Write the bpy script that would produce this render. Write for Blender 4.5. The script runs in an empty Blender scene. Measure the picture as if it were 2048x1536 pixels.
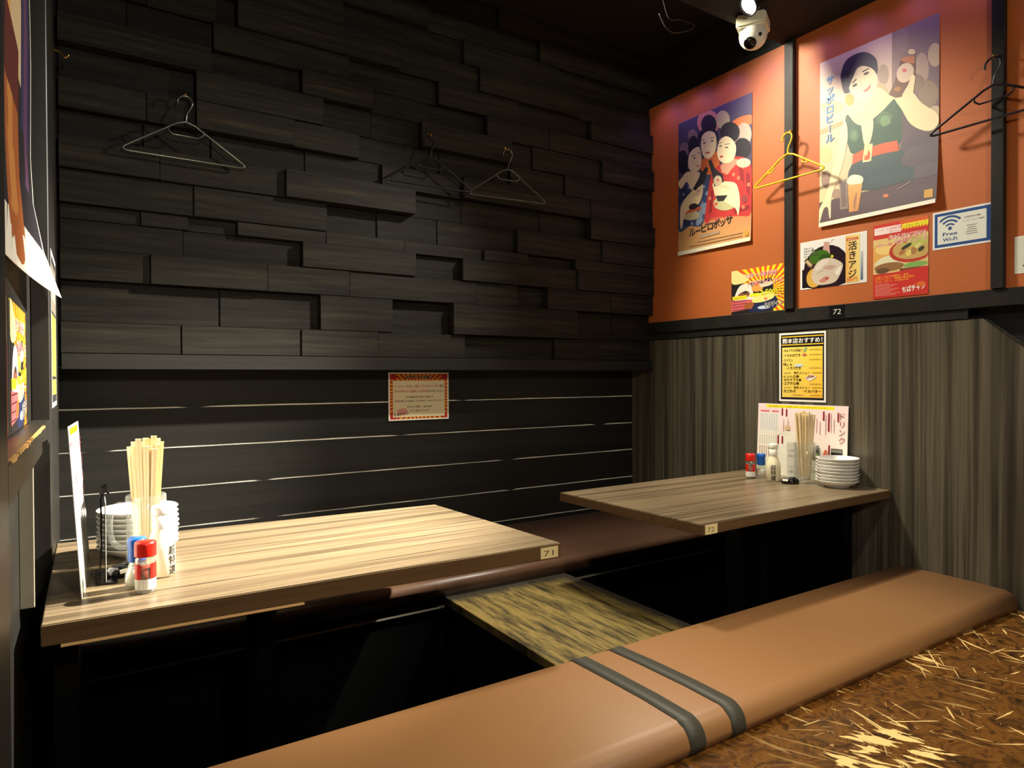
import bpy, bmesh, math, random
from mathutils import Vector, Matrix

# ---------------------------------------------------------------- camera, world, exposure
SC = bpy.context.scene
COL = SC.collection
cam_data = bpy.data.cameras.new('camera')
cam = bpy.data.objects.new('camera', cam_data)
COL.objects.link(cam)
cam_data.sensor_width = 36.0
cam_data.lens = 1325.4 / 2048 * 36.0
cam_data.clip_start = 0.02
_r = Vector((0.8432121, -0.5375694, -0.0035425))
_u = Vector((0.0089596, 0.0074644, 0.9999320))
_f = Vector((0.5375064, 0.8431865, -0.0111105))
cam.matrix_world = Matrix(((_r.x, _u.x, -_f.x, 0.0), (_r.y, _u.y, -_f.y, 0.0), (_r.z, _u.z, -_f.z, 0.80), (0, 0, 0, 1)))
SC.camera = cam

world = bpy.data.worlds.new('world')
SC.world = world
world.use_nodes = True
world.node_tree.nodes['Background'].inputs[0].default_value = (0.9, 0.75, 0.55, 1)
world.node_tree.nodes['Background'].inputs[1].default_value = 0.02

SC.view_settings.view_transform = 'Standard'
SC.view_settings.look = 'None'
SC.view_settings.gamma = 1.0
SC.view_settings.use_curve_mapping = False
SC.view_settings.exposure = 0.12

random.seed(71)

# ceiling lamps outside the frame (track spots over the aisle and the back bench, plus added fill)
def spot(name, loc, target, energy, color, size_deg, blend=0.4, radius=0.03):
    d = bpy.data.lights.new(name, 'SPOT')
    d.energy = energy
    d.color = color
    d.spot_size = math.radians(size_deg)
    d.spot_blend = blend
    d.shadow_soft_size = radius
    o = bpy.data.objects.new(name, d)
    COL.objects.link(o)
    o.location = loc
    o.rotation_euler = (Vector(target) - Vector(loc)).to_track_quat('-Z', 'Y').to_euler()
    return o

WARM = (1.0, 0.92, 0.72)
spot('track_light_back', (1.74, 2.22, 2.50), (2.26, 0.88, 1.12), 142, WARM, 114, 0.35, 0.11)
spot('track_light_aisle', (0.95, 0.45, 2.24), (1.40, 0.8, 0.0), 62, WARM, 110, 1.0, 0.05)
spot('fill_table', (1.92, 2.32, 2.50), (2.42, 1.74, 0.40), 150, WARM, 38, 0.9, 0.04)  # added lamp, boosts the light on the panelling-side table alone
spot('fill_floor', (2.0, 0.10, 2.24), (1.75, 0.72, 0.0), 105, WARM, 46, 0.8, 0.04)  # added lamp, narrow cone to brighten the floor and spare the wall
spot('fill_front', (0.55, -1.10, 1.80), (1.5, 2.0, 0.8), 85, (1.0, 0.93, 0.78), 160, 1.0, 0.10)  # added frontal fill behind the camera
VIOLET = (0.50, 0.28, 1.0)     # coloured LED washers along the top of the orange wall
for wy in (2.58, 2.38, 2.18, 1.98, 1.72, 1.52, 1.32, 1.12):
    spot('wall_washer', (2.545, wy, 2.280), (2.66, wy, 1.80), 0.9, VIOLET, 140, 1.0, 0.04)

# ---------------------------------------------------------------- materials
def lin(c):
    out = []
    for v in c:
        v = v / 255.0
        out.append(v / 12.92 if v <= 0.04045 else ((v + 0.055) / 1.055) ** 2.4)
    return tuple(out)

MATS = {}
def base_mat(name):
    m = bpy.data.materials.new(name)
    m.use_nodes = True
    MATS[name] = m
    nt = m.node_tree
    return m, nt, nt.nodes['Principled BSDF']

def plain(name, rgb, rough=0.5, metal=0.0, bump=0.0, scale=60.0, vary=0.12, spec=0.5, coat=0.0):
    m, nt, b = base_mat(name)
    N, L = nt.nodes, nt.links
    tc = N.new('ShaderNodeTexCoord')
    nz = N.new('ShaderNodeTexNoise')
    nz.inputs['Scale'].default_value = scale
    nz.inputs['Detail'].default_value = 4
    L.new(tc.outputs['Object'], nz.inputs['Vector'])
    mx = N.new('ShaderNodeMix')
    mx.data_type = 'RGBA'
    c = lin(rgb)
    mx.inputs[6].default_value = tuple(v * (1 - vary) for v in c) + (1,)
    mx.inputs[7].default_value = tuple(min(1, v * (1 + vary)) for v in c) + (1,)
    L.new(nz.outputs['Fac'], mx.inputs[0])
    L.new(mx.outputs[2], b.inputs['Base Color'])
    b.inputs['Roughness'].default_value = rough
    b.inputs['Metallic'].default_value = metal
    b.inputs['Specular IOR Level'].default_value = spec
    b.inputs['Coat Weight'].default_value = coat
    b.inputs['Coat Roughness'].default_value = 0.15
    if bump:
        bp = N.new('ShaderNodeBump')
        bp.inputs['Strength'].default_value = bump
        bp.inputs['Distance'].default_value = 0.002
        L.new(nz.outputs['Fac'], bp.inputs['Height'])
        L.new(bp.outputs['Normal'], b.inputs['Normal'])
    return m

def wood(name, stops, stretch, rough=0.45, bump=0.25, rand=True, streak=1.0, spec=0.4, lowfreq=None, dist=0.0015):
    """grain noise stretched along one axis: `stretch` is the noise frequency per object axis"""
    m, nt, b = base_mat(name)
    N, L = nt.nodes, nt.links
    tc = N.new('ShaderNodeTexCoord')
    mp = N.new('ShaderNodeMapping')
    mp.inputs['Scale'].default_value = stretch
    L.new(tc.outputs['Object'], mp.inputs['Vector'])
    if rand:
        oi = N.new('ShaderNodeObjectInfo')
        ml = N.new('ShaderNodeVectorMath')
        ml.operation = 'SCALE'
        ml.inputs[0].default_value = (37.0, 53.0, 71.0)
        L.new(oi.outputs['Random'], ml.inputs['Scale'])
        L.new(ml.outputs['Vector'], mp.inputs['Location'])
    n1 = N.new('ShaderNodeTexNoise')
    n1.inputs['Scale'].default_value = 1.0
    n1.inputs['Detail'].default_value = 6
    n1.inputs['Roughness'].default_value = 0.65
    n1.inputs['Distortion'].default_value = 0.3
    L.new(mp.outputs['Vector'], n1.inputs['Vector'])
    mp2 = N.new('ShaderNodeMapping')
    lf = lowfreq or tuple(s * 0.22 for s in stretch)
    mp2.inputs['Scale'].default_value = lf
    mp2.inputs['Location'].default_value = (3.1, 7.7, 1.9)
    L.new(tc.outputs['Object'], mp2.inputs['Vector'])
    n2 = N.new('ShaderNodeTexNoise')
    n2.inputs['Scale'].default_value = 1.0
    n2.inputs['Detail'].default_value = 3
    L.new(mp2.outputs['Vector'], n2.inputs['Vector'])
    ad = N.new('ShaderNodeMath')
    ad.operation = 'MULTIPLY_ADD'
    ad.inputs[1].default_value = 0.55 * streak
    L.new(n2.outputs['Fac'], ad.inputs[0])
    sc = N.new('ShaderNodeMath')
    sc.operation = 'MULTIPLY'
    sc.inputs[1].default_value = 1 - 0.55 * streak
    L.new(n1.outputs['Fac'], sc.inputs[0])
    L.new(sc.outputs[0], ad.inputs[2])
    cr = N.new('ShaderNodeValToRGB')
    el = cr.color_ramp.elements
    while len(el) < len(stops):
        el.new(0.5)
    for e, (p, c) in zip(el, stops):
        e.position = p
        e.color = lin(c) + (1,)
    L.new(ad.outputs[0], cr.inputs['Fac'])
    L.new(cr.outputs['Color'], b.inputs['Base Color'])
    b.inputs['Roughness'].default_value = rough
    b.inputs['Specular IOR Level'].default_value = spec
    bp = N.new('ShaderNodeBump')
    bp.inputs['Strength'].default_value = bump
    bp.inputs['Distance'].default_value = dist
    L.new(n1.outputs['Fac'], bp.inputs['Height'])
    L.new(bp.outputs['Normal'], b.inputs['Normal'])
    return m

wood('black_timber', [(0.36, (18, 17, 15)), (0.48, (32, 30, 25)), (0.57, (45, 42, 34)), (0.68, (80, 64, 47))], (3.0, 60.0, 60.0), rough=0.62, bump=0.5, spec=0.18)
wood('black_plank', [(0.30, (25, 25, 23)), (0.55, (36, 35, 32)), (0.75, (48, 45, 38))], (1.6, 40.0, 40.0), rough=0.5, bump=0.4, spec=0.22)
wood('table_laminate', [(0.34, (58, 48, 37)), (0.44, (98, 83, 63)), (0.53, (136, 118, 92)), (0.60, (106, 91, 70)), (0.70, (72, 60, 46))], (1.4, 80.0, 80.0), rough=0.30, bump=0.05, rand=True, lowfreq=(0.5, 24.0, 24.0))
wood('edge_band', [(0.32, (74, 55, 36)), (0.5, (100, 76, 50)), (0.68, (86, 66, 44))], (1.4, 80.0, 80.0), rough=0.38, bump=0.05)
wood('panel_laminate', [(0.36, (38, 35, 30)), (0.47, (70, 64, 54)), (0.56, (98, 91, 76)), (0.66, (54, 50, 43))], (60.0, 60.0, 1.0), rough=0.38, bump=0.05, rand=False, lowfreq=(22.0, 22.0, 0.35))
wood('painted_frame', [(0.3, (28, 27, 25)), (0.7, (46, 43, 38))], (8.0, 8.0, 1.5), rough=0.38, bump=0.15)
wood('chopstick_wood', [(0.3, (232, 206, 156)), (0.7, (248, 230, 188))], (90.0, 90.0, 4.0), rough=0.6, bump=0.1)
plain('pale_backing', (244, 240, 226), 0.9)
plain('orange_wall', (186, 98, 44), 0.55, bump=0.12, scale=220, vary=0.06)
plain('black_wall', (8, 8, 8), 0.8)
plain('ceiling_paint', (13, 12, 11), 0.85, bump=0.2, scale=30)
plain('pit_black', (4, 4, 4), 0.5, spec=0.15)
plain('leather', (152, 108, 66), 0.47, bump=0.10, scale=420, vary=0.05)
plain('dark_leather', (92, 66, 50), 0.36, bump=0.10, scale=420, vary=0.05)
plain('tape_black', (64, 62, 53), 0.55, bump=0.08, scale=200)
plain('black_plastic', (17, 17, 18), 0.3)
plain('black_gloss', (10, 10, 11), 0.12)
plain('black_metal', (24, 24, 25), 0.35, metal=0.4)
plain('wire_coat', (112, 116, 108), 0.22, metal=0.7)
plain('white_ceramic', (240, 238, 232), 0.15, vary=0.01)
plain('white_plastic', (232, 230, 216), 0.4, vary=0.02)
plain('cream_plastic', (226, 222, 196), 0.45, vary=0.03)
plain('paper', (242, 240, 232), 0.5, vary=0.02)
plain('laminated_paper', (244, 242, 236), 0.22, vary=0.02)
plain('yellow_plastic', (240, 206, 24), 0.35, vary=0.03)
plain('red_cap', (214, 34, 22), 0.3, vary=0.02)
plain('blue_cap', (24, 92, 190), 0.3, vary=0.02)
plain('salt', (250, 248, 240), 0.8, vary=0.02)
plain('chili', (150, 52, 18), 0.8, scale=300, vary=0.4)
plain('soy_cream', (238, 228, 196), 0.35, vary=0.03)
plain('brass', (222, 176, 70), 0.25, metal=1.0)
plain('brown_cable', (44, 36, 28), 0.6)
plain('pale_metal', (205, 198, 176), 0.3, metal=0.6)
plain('chipped_wood', (214, 168, 96), 0.7, scale=160, vary=0.3)
plain('lit_edge_paint', (232, 186, 122), 0.5)
plain('sticker', (232, 214, 158), 0.5, vary=0.05)

def glass(name, tint=(0.96, 0.97, 0.95), gloss=0.10, haze=0.05):
    """thin clear glass: see-through with a mirror film and a trace of haze"""
    m, nt, b = base_mat(name)
    N, L = nt.nodes, nt.links
    out = N['Material Output']
    tr = N.new('ShaderNodeBsdfTransparent')
    tr.inputs['Color'].default_value = tint + (1,)
    gl = N.new('ShaderNodeBsdfGlossy')
    gl.inputs['Roughness'].default_value = 0.05
    df = N.new('ShaderNodeBsdfDiffuse')
    df.inputs['Color'].default_value = (0.9, 0.92, 0.9, 1)
    fr = N.new('ShaderNodeLayerWeight')
    fr.inputs['Blend'].default_value = 0.25
    rm = N.new('ShaderNodeMapRange')
    rm.inputs['To Min'].default_value = gloss * 0.5
    rm.inputs['To Max'].default_value = 0.55
    L.new(fr.outputs['Facing'], rm.inputs['Value'])
    m1 = N.new('ShaderNodeMixShader')
    L.new(rm.outputs[0], m1.inputs[0])
    L.new(tr.outputs[0], m1.inputs[1])
    L.new(gl.outputs[0], m1.inputs[2])
    m2 = N.new('ShaderNodeMixShader')
    m2.inputs[0].default_value = haze
    L.new(m1.outputs[0], m2.inputs[1])
    L.new(df.outputs[0], m2.inputs[2])
    L.new(m2.outputs[0], out.inputs['Surface'])
    N.remove(b)
    return m
glass('clear_glass')
glass('thick_glass', haze=0.14)

def emitter(name, rgb, strength):
    m, nt, b = base_mat(name)
    b.inputs['Base Color'].default_value = (0.9, 0.9, 0.9, 1)
    b.inputs['Emission Color'].default_value = rgb + (1,)
    b.inputs['Emission Strength'].default_value = strength
    return m
emitter('lamp_face', (1.0, 0.90, 0.70), 60.0)

def print_mat(name, rough):
    m, nt, b = base_mat(name)
    a = nt.nodes.new('ShaderNodeVertexColor')
    a.layer_name = 'Col'
    nt.links.new(a.outputs['Color'], b.inputs['Base Color'])
    b.inputs['Roughness'].default_value = rough
    return m
print_mat('print', 0.5)
print_mat('print_laminated', 0.22)

def floor_mat():
    m, nt, b = base_mat('lacquered_floor')
    N, L = nt.nodes, nt.links
    tc = N.new('ShaderNodeTexCoord')
    def noise(scale, detail=4, dist=0.0, vec=None, mapping=None):
        n = N.new('ShaderNodeTexNoise')
        n.inputs['Scale'].default_value = scale
        n.inputs['Detail'].default_value = detail
        n.inputs['Distortion'].default_value = dist
        src = tc.outputs['Object']
        if mapping:
            m0 = N.new('ShaderNodeMapping')
            m0.inputs['Rotation'].default_value = (0, 0, mapping[0])
            L.new(src, m0.inputs['Vector'])
            mp = N.new('ShaderNodeMapping')
            mp.inputs['Scale'].default_value = mapping[1]
            mp.inputs['Location'].default_value = mapping[2]
            L.new(m0.outputs['Vector'], mp.inputs['Vector'])
            src = mp.outputs['Vector']
        L.new(src, n.inputs['Vector'])
        return n.outputs['Fac']
    def ramp(fac, stops):
        cr = N.new('ShaderNodeValToRGB')
        el = cr.color_ramp.elements
        while len(el) < len(stops):
            el.new(0.5)
        for e, (p, c) in zip(el, stops):
            e.position = p
            e.color = (c + (1,)) if len(c) == 3 else c
        L.new(fac, cr.inputs['Fac'])
        return cr.outputs['Color']
    def math2(op, a, bb):
        n = N.new('ShaderNodeMath')
        n.operation = op
        for i, v in enumerate((a, bb)):
            if isinstance(v, (int, float)):
                n.inputs[i].default_value = v
            else:
                L.new(v, n.inputs[i])
        n.use_clamp = op in ('ADD',)
        return n.outputs[0]
    wrinkle = noise(15, 4, 1.8)
    body = ramp(wrinkle, [(0.28, lin((40, 24, 10))), (0.44, lin((84, 52, 20))), (0.54, lin((112, 72, 28))), (0.68, lin((58, 34, 14)))])
    K = (0, 0, 0); W = (1, 1, 1)
    # long scratches worn through to the pale wood, in several directions
    masks = None
    for i, (rot, sc, loc, lo) in enumerate([(1.40, (3.6, 52, 1), (1, 2, 0), 0.665), (1.10, (4.0, 60, 1), (4, 1, 0), 0.665), (1.85, (3.8, 56, 1), (7, 3, 0), 0.67), (0.10, (4.4, 60, 1), (2, 9, 0), 0.685), (0.6, (4.0, 90, 1), (8, 6, 0), 0.68), (2.5, (4.0, 90, 1), (8, 6, 0), 0.685)]):
        s = ramp(noise(1.0, 2, 0.25, mapping=(rot, sc, loc)), [(lo, K), (lo + 0.015, W)])
        masks = s if masks is None else math2('MAXIMUM', masks, s)
    flakes = ramp(noise(46, 3, 1.4, mapping=(0.3, (1, 1.8, 1), (5, 5, 0))), [(0.70, K), (0.72, W)])
    masks = math2('MAXIMUM', masks, flakes)
    sx = N.new('ShaderNodeSeparateXYZ')
    L.new(tc.outputs['Object'], sx.inputs[0])
    walked = ramp(math2('MULTIPLY', sx.outputs['X'], 0.4), [(0.46, K), (0.62, W)])     # the walked-on end of the aisle
    zone = math2('MULTIPLY', walked, ramp(noise(2.2, 2, 0.6, mapping=(0, (1, 1, 1), (0.4, 3.3, 0))), [(0.34, K), (0.48, W)]))
    worn = math2('MULTIPLY', masks, zone)
    # a bigger bare patch with the lit spot's brightness put into its colour
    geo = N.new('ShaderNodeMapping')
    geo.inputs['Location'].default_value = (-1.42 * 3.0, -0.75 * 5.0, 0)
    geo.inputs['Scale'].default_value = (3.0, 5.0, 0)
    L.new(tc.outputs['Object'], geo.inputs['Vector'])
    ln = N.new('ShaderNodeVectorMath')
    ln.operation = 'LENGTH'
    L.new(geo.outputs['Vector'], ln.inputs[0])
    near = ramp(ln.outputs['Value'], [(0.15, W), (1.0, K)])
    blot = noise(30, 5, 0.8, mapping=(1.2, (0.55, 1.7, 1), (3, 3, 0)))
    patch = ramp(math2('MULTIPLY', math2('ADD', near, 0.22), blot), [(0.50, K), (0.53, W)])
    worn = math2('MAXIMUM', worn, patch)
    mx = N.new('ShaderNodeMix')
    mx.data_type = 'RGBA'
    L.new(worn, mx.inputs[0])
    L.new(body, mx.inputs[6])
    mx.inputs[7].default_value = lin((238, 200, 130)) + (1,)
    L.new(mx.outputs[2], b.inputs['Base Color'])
    rg = math2('MULTIPLY_ADD', worn, 0.3)
    rg.node.inputs[2].default_value = 0.22
    L.new(rg, b.inputs['Roughness'])
    bp = N.new('ShaderNodeBump')
    bp.inputs['Strength'].default_value = 0.7
    bp.inputs['Distance'].default_value = 0.006
    L.new(wrinkle, bp.inputs['Height'])
    L.new(bp.outputs['Normal'], b.inputs['Normal'])
    return m
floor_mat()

def board_mat():
    """distressed board: dark paint rubbed through to yellow wood along the depth of the board"""
    m, nt, b = base_mat('distressed_board')
    N, L = nt.nodes, nt.links
    tc = N.new('ShaderNodeTexCoord')
    def noise(sc, det, loc=(0, 0, 0)):
        mp = N.new('ShaderNodeMapping')
        mp.inputs['Scale'].default_value = sc
        mp.inputs['Location'].default_value = loc
        L.new(tc.outputs['Object'], mp.inputs['Vector'])
        n = N.new('ShaderNodeTexNoise')
        n.inputs['Scale'].default_value = 1
        n.inputs['Detail'].default_value = det
        n.inputs['Roughness'].default_value = 0.7
        L.new(mp.outputs['Vector'], n.inputs['Vector'])
        return n.outputs['Fac']
    a = noise((60, 5, 1), 6)
    c = noise((20, 3.2, 1), 4, (4, 2, 0))
    ad = N.new('ShaderNodeMath'); ad.operation = 'MULTIPLY_ADD'; ad.inputs[1].default_value = 0.5
    L.new(c, ad.inputs[0])
    hf = N.new('ShaderNodeMath'); hf.operation = 'MULTIPLY'; hf.inputs[1].default_value = 0.5
    L.new(a, hf.inputs[0])
    L.new(hf.outputs[0], ad.inputs[2])
    # rubbed edge darker: distance to the board border
    sep = N.new('ShaderNodeSeparateXYZ')
    L.new(tc.outputs['Generated'], sep.inputs[0])
    cr = N.new('ShaderNodeValToRGB')
    st = [(0.36, (36, 32, 24)), (0.43, (74, 64, 40)), (0.49, (116, 99, 56)), (0.55, (150, 128, 70)), (0.62, (98, 88, 60)), (0.70, (58, 52, 40))]
    el = cr.color_ramp.elements
    while len(el) < len(st):
        el.new(0.5)
    for e, (p, col) in zip(el, st):
        e.position = p
        e.color = lin(col) + (1,)
    L.new(ad.outputs[0], cr.inputs['Fac'])
    # the dark paint is left along the far and the right-hand border
    def edge(sock, lo, hi):
        mr = N.new('ShaderNodeMapRange')
        mr.inputs['From Min'].default_value = lo
        mr.inputs['From Max'].default_value = hi
        L.new(sock, mr.inputs['Value'])
        return mr.outputs[0]
    mxm = N.new('ShaderNodeMath'); mxm.operation = 'MAXIMUM'
    L.new(edge(sep.outputs['Y'], 0.80, 1.02), mxm.inputs[0])
    L.new(edge(sep.outputs['X'], 0.80, 1.03), mxm.inputs[1])
    rag = N.new('ShaderNodeMath'); rag.operation = 'ADD'
    L.new(mxm.outputs[0], rag.inputs[0]); L.new(a, rag.inputs[1])
    pr = edge(rag.outputs[0], 0.85, 1.15)
    mc = N.new('ShaderNodeMix'); mc.data_type = 'RGBA'
    L.new(pr, mc.inputs[0]); L.new(cr.outputs['Color'], mc.inputs[6])
    mc.inputs[7].default_value = lin((58, 54, 46)) + (1,)
    L.new(mc.outputs[2], b.inputs['Base Color'])
    b.inputs['Roughness'].default_value = 0.42
    bp = N.new('ShaderNodeBump'); bp.inputs['Strength'].default_value = 0.2; bp.inputs['Distance'].default_value = 0.002
    L.new(a, bp.inputs['Height'])
    L.new(bp.outputs['Normal'], b.inputs['Normal'])
    return m
board_mat()

# ---------------------------------------------------------------- mesh helpers
def obj(name, me, mat=None, parent=None, loc=None, smooth=False):
    o = bpy.data.objects.new(name, me)
    COL.objects.link(o)
    if mat:
        me.materials.clear()
        me.materials.append(MATS[mat])
    if loc is not None:
        o.location = loc
    if parent is not None:
        o.parent = parent
    if smooth:
        for p in me.polygons:
            p.use_smooth = True
    return o

def from_bm(bm, name='m'):
    me = bpy.data.meshes.new(name)
    bmesh.ops.recalc_face_normals(bm, faces=bm.faces[:])
    bm.to_mesh(me)
    bm.free()
    return me

def add_box(bm, x0, x1, y0, y1, z0, z1):
    vs = [bm.verts.new(p) for p in ((x0, y0, z0), (x1, y0, z0), (x1, y1, z0), (x0, y1, z0), (x0, y0, z1), (x1, y0, z1), (x1, y1, z1), (x0, y1, z1))]
    for f in ((0, 3, 2, 1), (4, 5, 6, 7), (0, 1, 5, 4), (1, 2, 6, 5), (2, 3, 7, 6), (3, 0, 4, 7)):
        bm.faces.new([vs[i] for i in f])

def box_me(x0, x1, y0, y1, z0, z1, bevel=0.0, seg=1):
    bm = bmesh.new()
    add_box(bm, x0, x1, y0, y1, z0, z1)
    if bevel:
        bmesh.ops.bevel(bm, geom=bm.edges[:], offset=bevel, segments=seg, affect='EDGES', profile=0.5)
    return from_bm(bm)

def cbox(name, x0, x1, y0, y1, z0, z1, mat, parent=None, bevel=0.0, seg=1, smooth=False):
    """box object whose origin is its own centre"""
    c = ((x0 + x1) / 2, (y0 + y1) / 2, (z0 + z1) / 2)
    h = ((x1 - x0) / 2, (y1 - y0) / 2, (z1 - z0) / 2)
    o = obj(name, box_me(-h[0], h[0], -h[1], h[1], -h[2], h[2], bevel, seg), mat, parent, c, smooth)
    if parent is not None:
        o.location = Vector(c) - parent.location if parent.parent is None else Vector(c) - parent.location - parent.parent.location
    return o

def lathe_me(profile, seg=32, close=False):
    bm = bmesh.new()
    rings = []
    for r, z in profile:
        if r < 1e-6:
            rings.append([bm.verts.new((0, 0, z))])
        else:
            rings.append([bm.verts.new((r * math.cos(2 * math.pi * k / seg), r * math.sin(2 * math.pi * k / seg), z)) for k in range(seg)])
    pairs = list(zip(rings, rings[1:]))
    if close:
        pairs.append((rings[-1], rings[0]))
    for a, c in pairs:
        if len(a) == 1 and len(c) == 1:
            continue
        for k in range(seg):
            k2 = (k + 1) % seg
            if len(a) == 1:
                bm.faces.new((a[0], c[k], c[k2]))
            elif len(c) == 1:
                bm.faces.new((a[k], a[k2], c[0]))
            else:
                bm.faces.new((a[k], a[k2], c[k2], c[k]))
    return from_bm(bm)

def add_tube(bm, pts, r, seg=8, closed=False):
    pts = [Vector(p) for p in pts]
    n = len(pts)
    rings = []
    prev = None
    for i, p in enumerate(pts):
        if closed:
            t = (pts[(i + 1) % n] - pts[i - 1]).normalized()
        else:
            t = (pts[min(i + 1, n - 1)] - pts[max(i - 1, 0)]).normalized()
        if prev is None:
            a = Vector((0, 0, 1)) if abs(t.z) < 0.9 else Vector((1, 0, 0))
            nrm = t.cross(a).normalized()
        else:
            nrm = (prev - t * prev.dot(t)).normalized()
        prev = nrm
        bn = t.cross(nrm)
        rr = r[i] if isinstance(r, (list, tuple)) else r
        rings.append([bm.verts.new(p + (nrm * math.cos(2 * math.pi * k / seg) + bn * math.sin(2 * math.pi * k / seg)) * rr) for k in range(seg)])
    m = n if closed else n - 1
    for i in range(m):
        a, c = rings[i], rings[(i + 1) % n]
        for k in range(seg):
            bm.faces.new((a[k], a[(k + 1) % seg], c[(k + 1) % seg], c[k]))
    if not closed:
        bm.faces.new(rings[0][::-1])
        bm.faces.new(rings[-1])

def tube_me(pts, r, seg=8, closed=False):
    bm = bmesh.new()
    add_tube(bm, pts, r, seg, closed)
    return from_bm(bm)

def prism_x(profile, xs, cap=True):
    """closed y-z profile swept along the list of x positions"""
    bm = bmesh.new()
    rings = [[bm.verts.new((x, y, z)) for y, z in profile] for x in xs]
    n = len(profile)
    for a, c in zip(rings, rings[1:]):
        for k in range(n):
            bm.faces.new((a[k], a[(k + 1) % n], c[(k + 1) % n], c[k]))
    if cap:
        bm.faces.new(rings[0][::-1])
        bm.faces.new(rings[-1])
    return from_bm(bm)

def smooth_curve(pts, n=6, closed=True):
    P = [Vector(p).to_3d() if len(p) == 2 else Vector(p) for p in pts]
    out = []
    m = len(P)
    rng = range(m if closed else m - 1)
    for i in rng:
        p0 = P[i - 1] if closed or i > 0 else P[0]
        p1 = P[i]
        p2 = P[(i + 1) % m]
        p3 = P[(i + 2) % m] if closed or i + 2 < m else P[-1]
        for k in range(n):
            t = k / n
            out.append(0.5 * ((2 * p1) + (p2 - p0) * t + (2 * p0 - 5 * p1 + 4 * p2 - p3) * t * t + (3 * p1 - p0 - 3 * p2 + p3) * t ** 3))
    if not closed:
        out.append(P[-1])
    return out

def tag(o, label, cat, group=None):
    o['label'] = label
    o['category'] = cat
    if group:
        o['group'] = group
    return o

def thing(name, label, cat, loc=(0, 0, 0), rotz=0.0, group=None):
    o = bpy.data.objects.new(name, None)
    o.empty_display_size = 0.05
    COL.objects.link(o)
    o.location = loc
    o.rotation_euler = (0, 0, rotz)
    return tag(o, label, cat, group)

def struct(o):
    o['kind'] = 'structure'
    return o

def dup(root, loc, rotz, label, group=None):
    r = root.copy()
    COL.objects.link(r)
    r.location = loc
    r.rotation_euler = (0, 0, rotz)
    r['label'] = label
    if group:
        r['group'] = group
    for ch in root.children:
        c = ch.copy()
        COL.objects.link(c)
        c.parent = r
        for g in ch.children:
            d = g.copy()
            COL.objects.link(d)
            d.parent = c
    return r

# ---------------------------------------------------------------- the room
XW = 2.646          # face of the right wall
XL = -0.080         # face of the left wall frame
YB = 2.860          # backing of the back wall
Z_SOFFIT = 2.29
Z_CEIL = 2.56

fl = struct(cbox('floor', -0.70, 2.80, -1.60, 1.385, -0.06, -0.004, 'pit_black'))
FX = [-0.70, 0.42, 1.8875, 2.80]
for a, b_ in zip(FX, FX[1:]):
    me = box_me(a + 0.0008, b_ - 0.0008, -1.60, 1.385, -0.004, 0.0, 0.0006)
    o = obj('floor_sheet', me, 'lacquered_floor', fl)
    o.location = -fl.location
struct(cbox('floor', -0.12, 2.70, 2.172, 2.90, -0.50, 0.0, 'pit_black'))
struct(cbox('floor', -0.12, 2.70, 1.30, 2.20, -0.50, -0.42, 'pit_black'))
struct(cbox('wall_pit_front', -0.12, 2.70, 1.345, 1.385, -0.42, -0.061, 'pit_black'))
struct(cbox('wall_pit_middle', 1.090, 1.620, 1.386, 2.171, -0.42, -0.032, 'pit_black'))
struct(cbox('trim_1', -0.08, 1.0895, 2.164, 2.1715, -0.041, -0.034, 'pale_metal'))
struct(cbox('trim_2', 1.6205, 2.645, 2.164, 2.1715, -0.041, -0.034, 'pale_metal'))

# worn board bridging the two leg pits
wb = cbox('floor_board', 1.084, 1.627, 1.386, 2.1705, -0.030, 0.0, 'distressed_board', bevel=0.002)
tag(wb, 'scuffed dark and yellow wooden board bridging the gap between the two leg pits', 'board')

# back wall: pale backing, black planks below, ledge, staggered timber blocks above
wbk = struct(cbox('wall_back', -0.30, 2.90, YB, YB + 0.08, -0.50, 2.70, 'pale_backing'))
def plank(z0, z1, i):
    rnd = random.Random(100 + i)
    bm = bmesh.new()
    n = 70
    x0, x1 = -0.12, 2.70
    lo, hi = [], []
    ph = [rnd.uniform(0, 6.3) for _ in range(4)]
    for k in range(n + 1):
        x = x0 + (x1 - x0) * k / n
        w = 0.0007 * math.sin(x * 3 + ph[0]) + 0.0006 * math.sin(x * 9 + ph[1]) + 0.0004 * math.sin(x * 31 + ph[2])
        gap = 0.0048 + w
        if math.sin(x * 5.3 + ph[3]) > 0.985:
            gap = -0.0004
        lo.append((x, z0 + max(gap, 0.0001)))
        hi.append((x, z1 - 0.0003 + 0.0003 * math.sin(x * 23 + ph[1])))
    yf, yb = YB - 0.0025, YB
    A = [bm.verts.new((x, yf, z)) for x, z in lo]
    B = [bm.verts.new((x, yf, z)) for x, z in hi]
    C_ = [bm.verts.new((x, yb, z)) for x, z in lo]
    D = [bm.verts.new((x, yb, z)) for x, z in hi]
    for k in range(n):
        bm.faces.new((A[k], A[k + 1], B[k + 1], B[k]))
        bm.faces.new((C_[k], A[k], B[k], D[k]) if k == -1 else (A[k], C_[k], C_[k + 1], A[k + 1]))
        bm.faces.new((B[k], B[k + 1], D[k + 1], D[k]))
    o = obj('plank', from_bm(bm), 'black_plank', wbk)
    o.location = -wbk.location
pz = [-0.10, 0.066, 0.2195, 0.3755, 0.530, 0.684, 0.838]
for i, (a, b_) in enumerate(zip(pz, pz[1:])):
    plank(a, b_, i)
struct(cbox('wall_back_upper', -0.12, 2.70, 2.745, YB - 0.0005, 0.84, 2.62, 'black_wall'))
struct(cbox('trim_3', XL, XW, 2.694, 2.7445, 0.830, 0.884, 'black_plank', bevel=0.0015))

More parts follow.
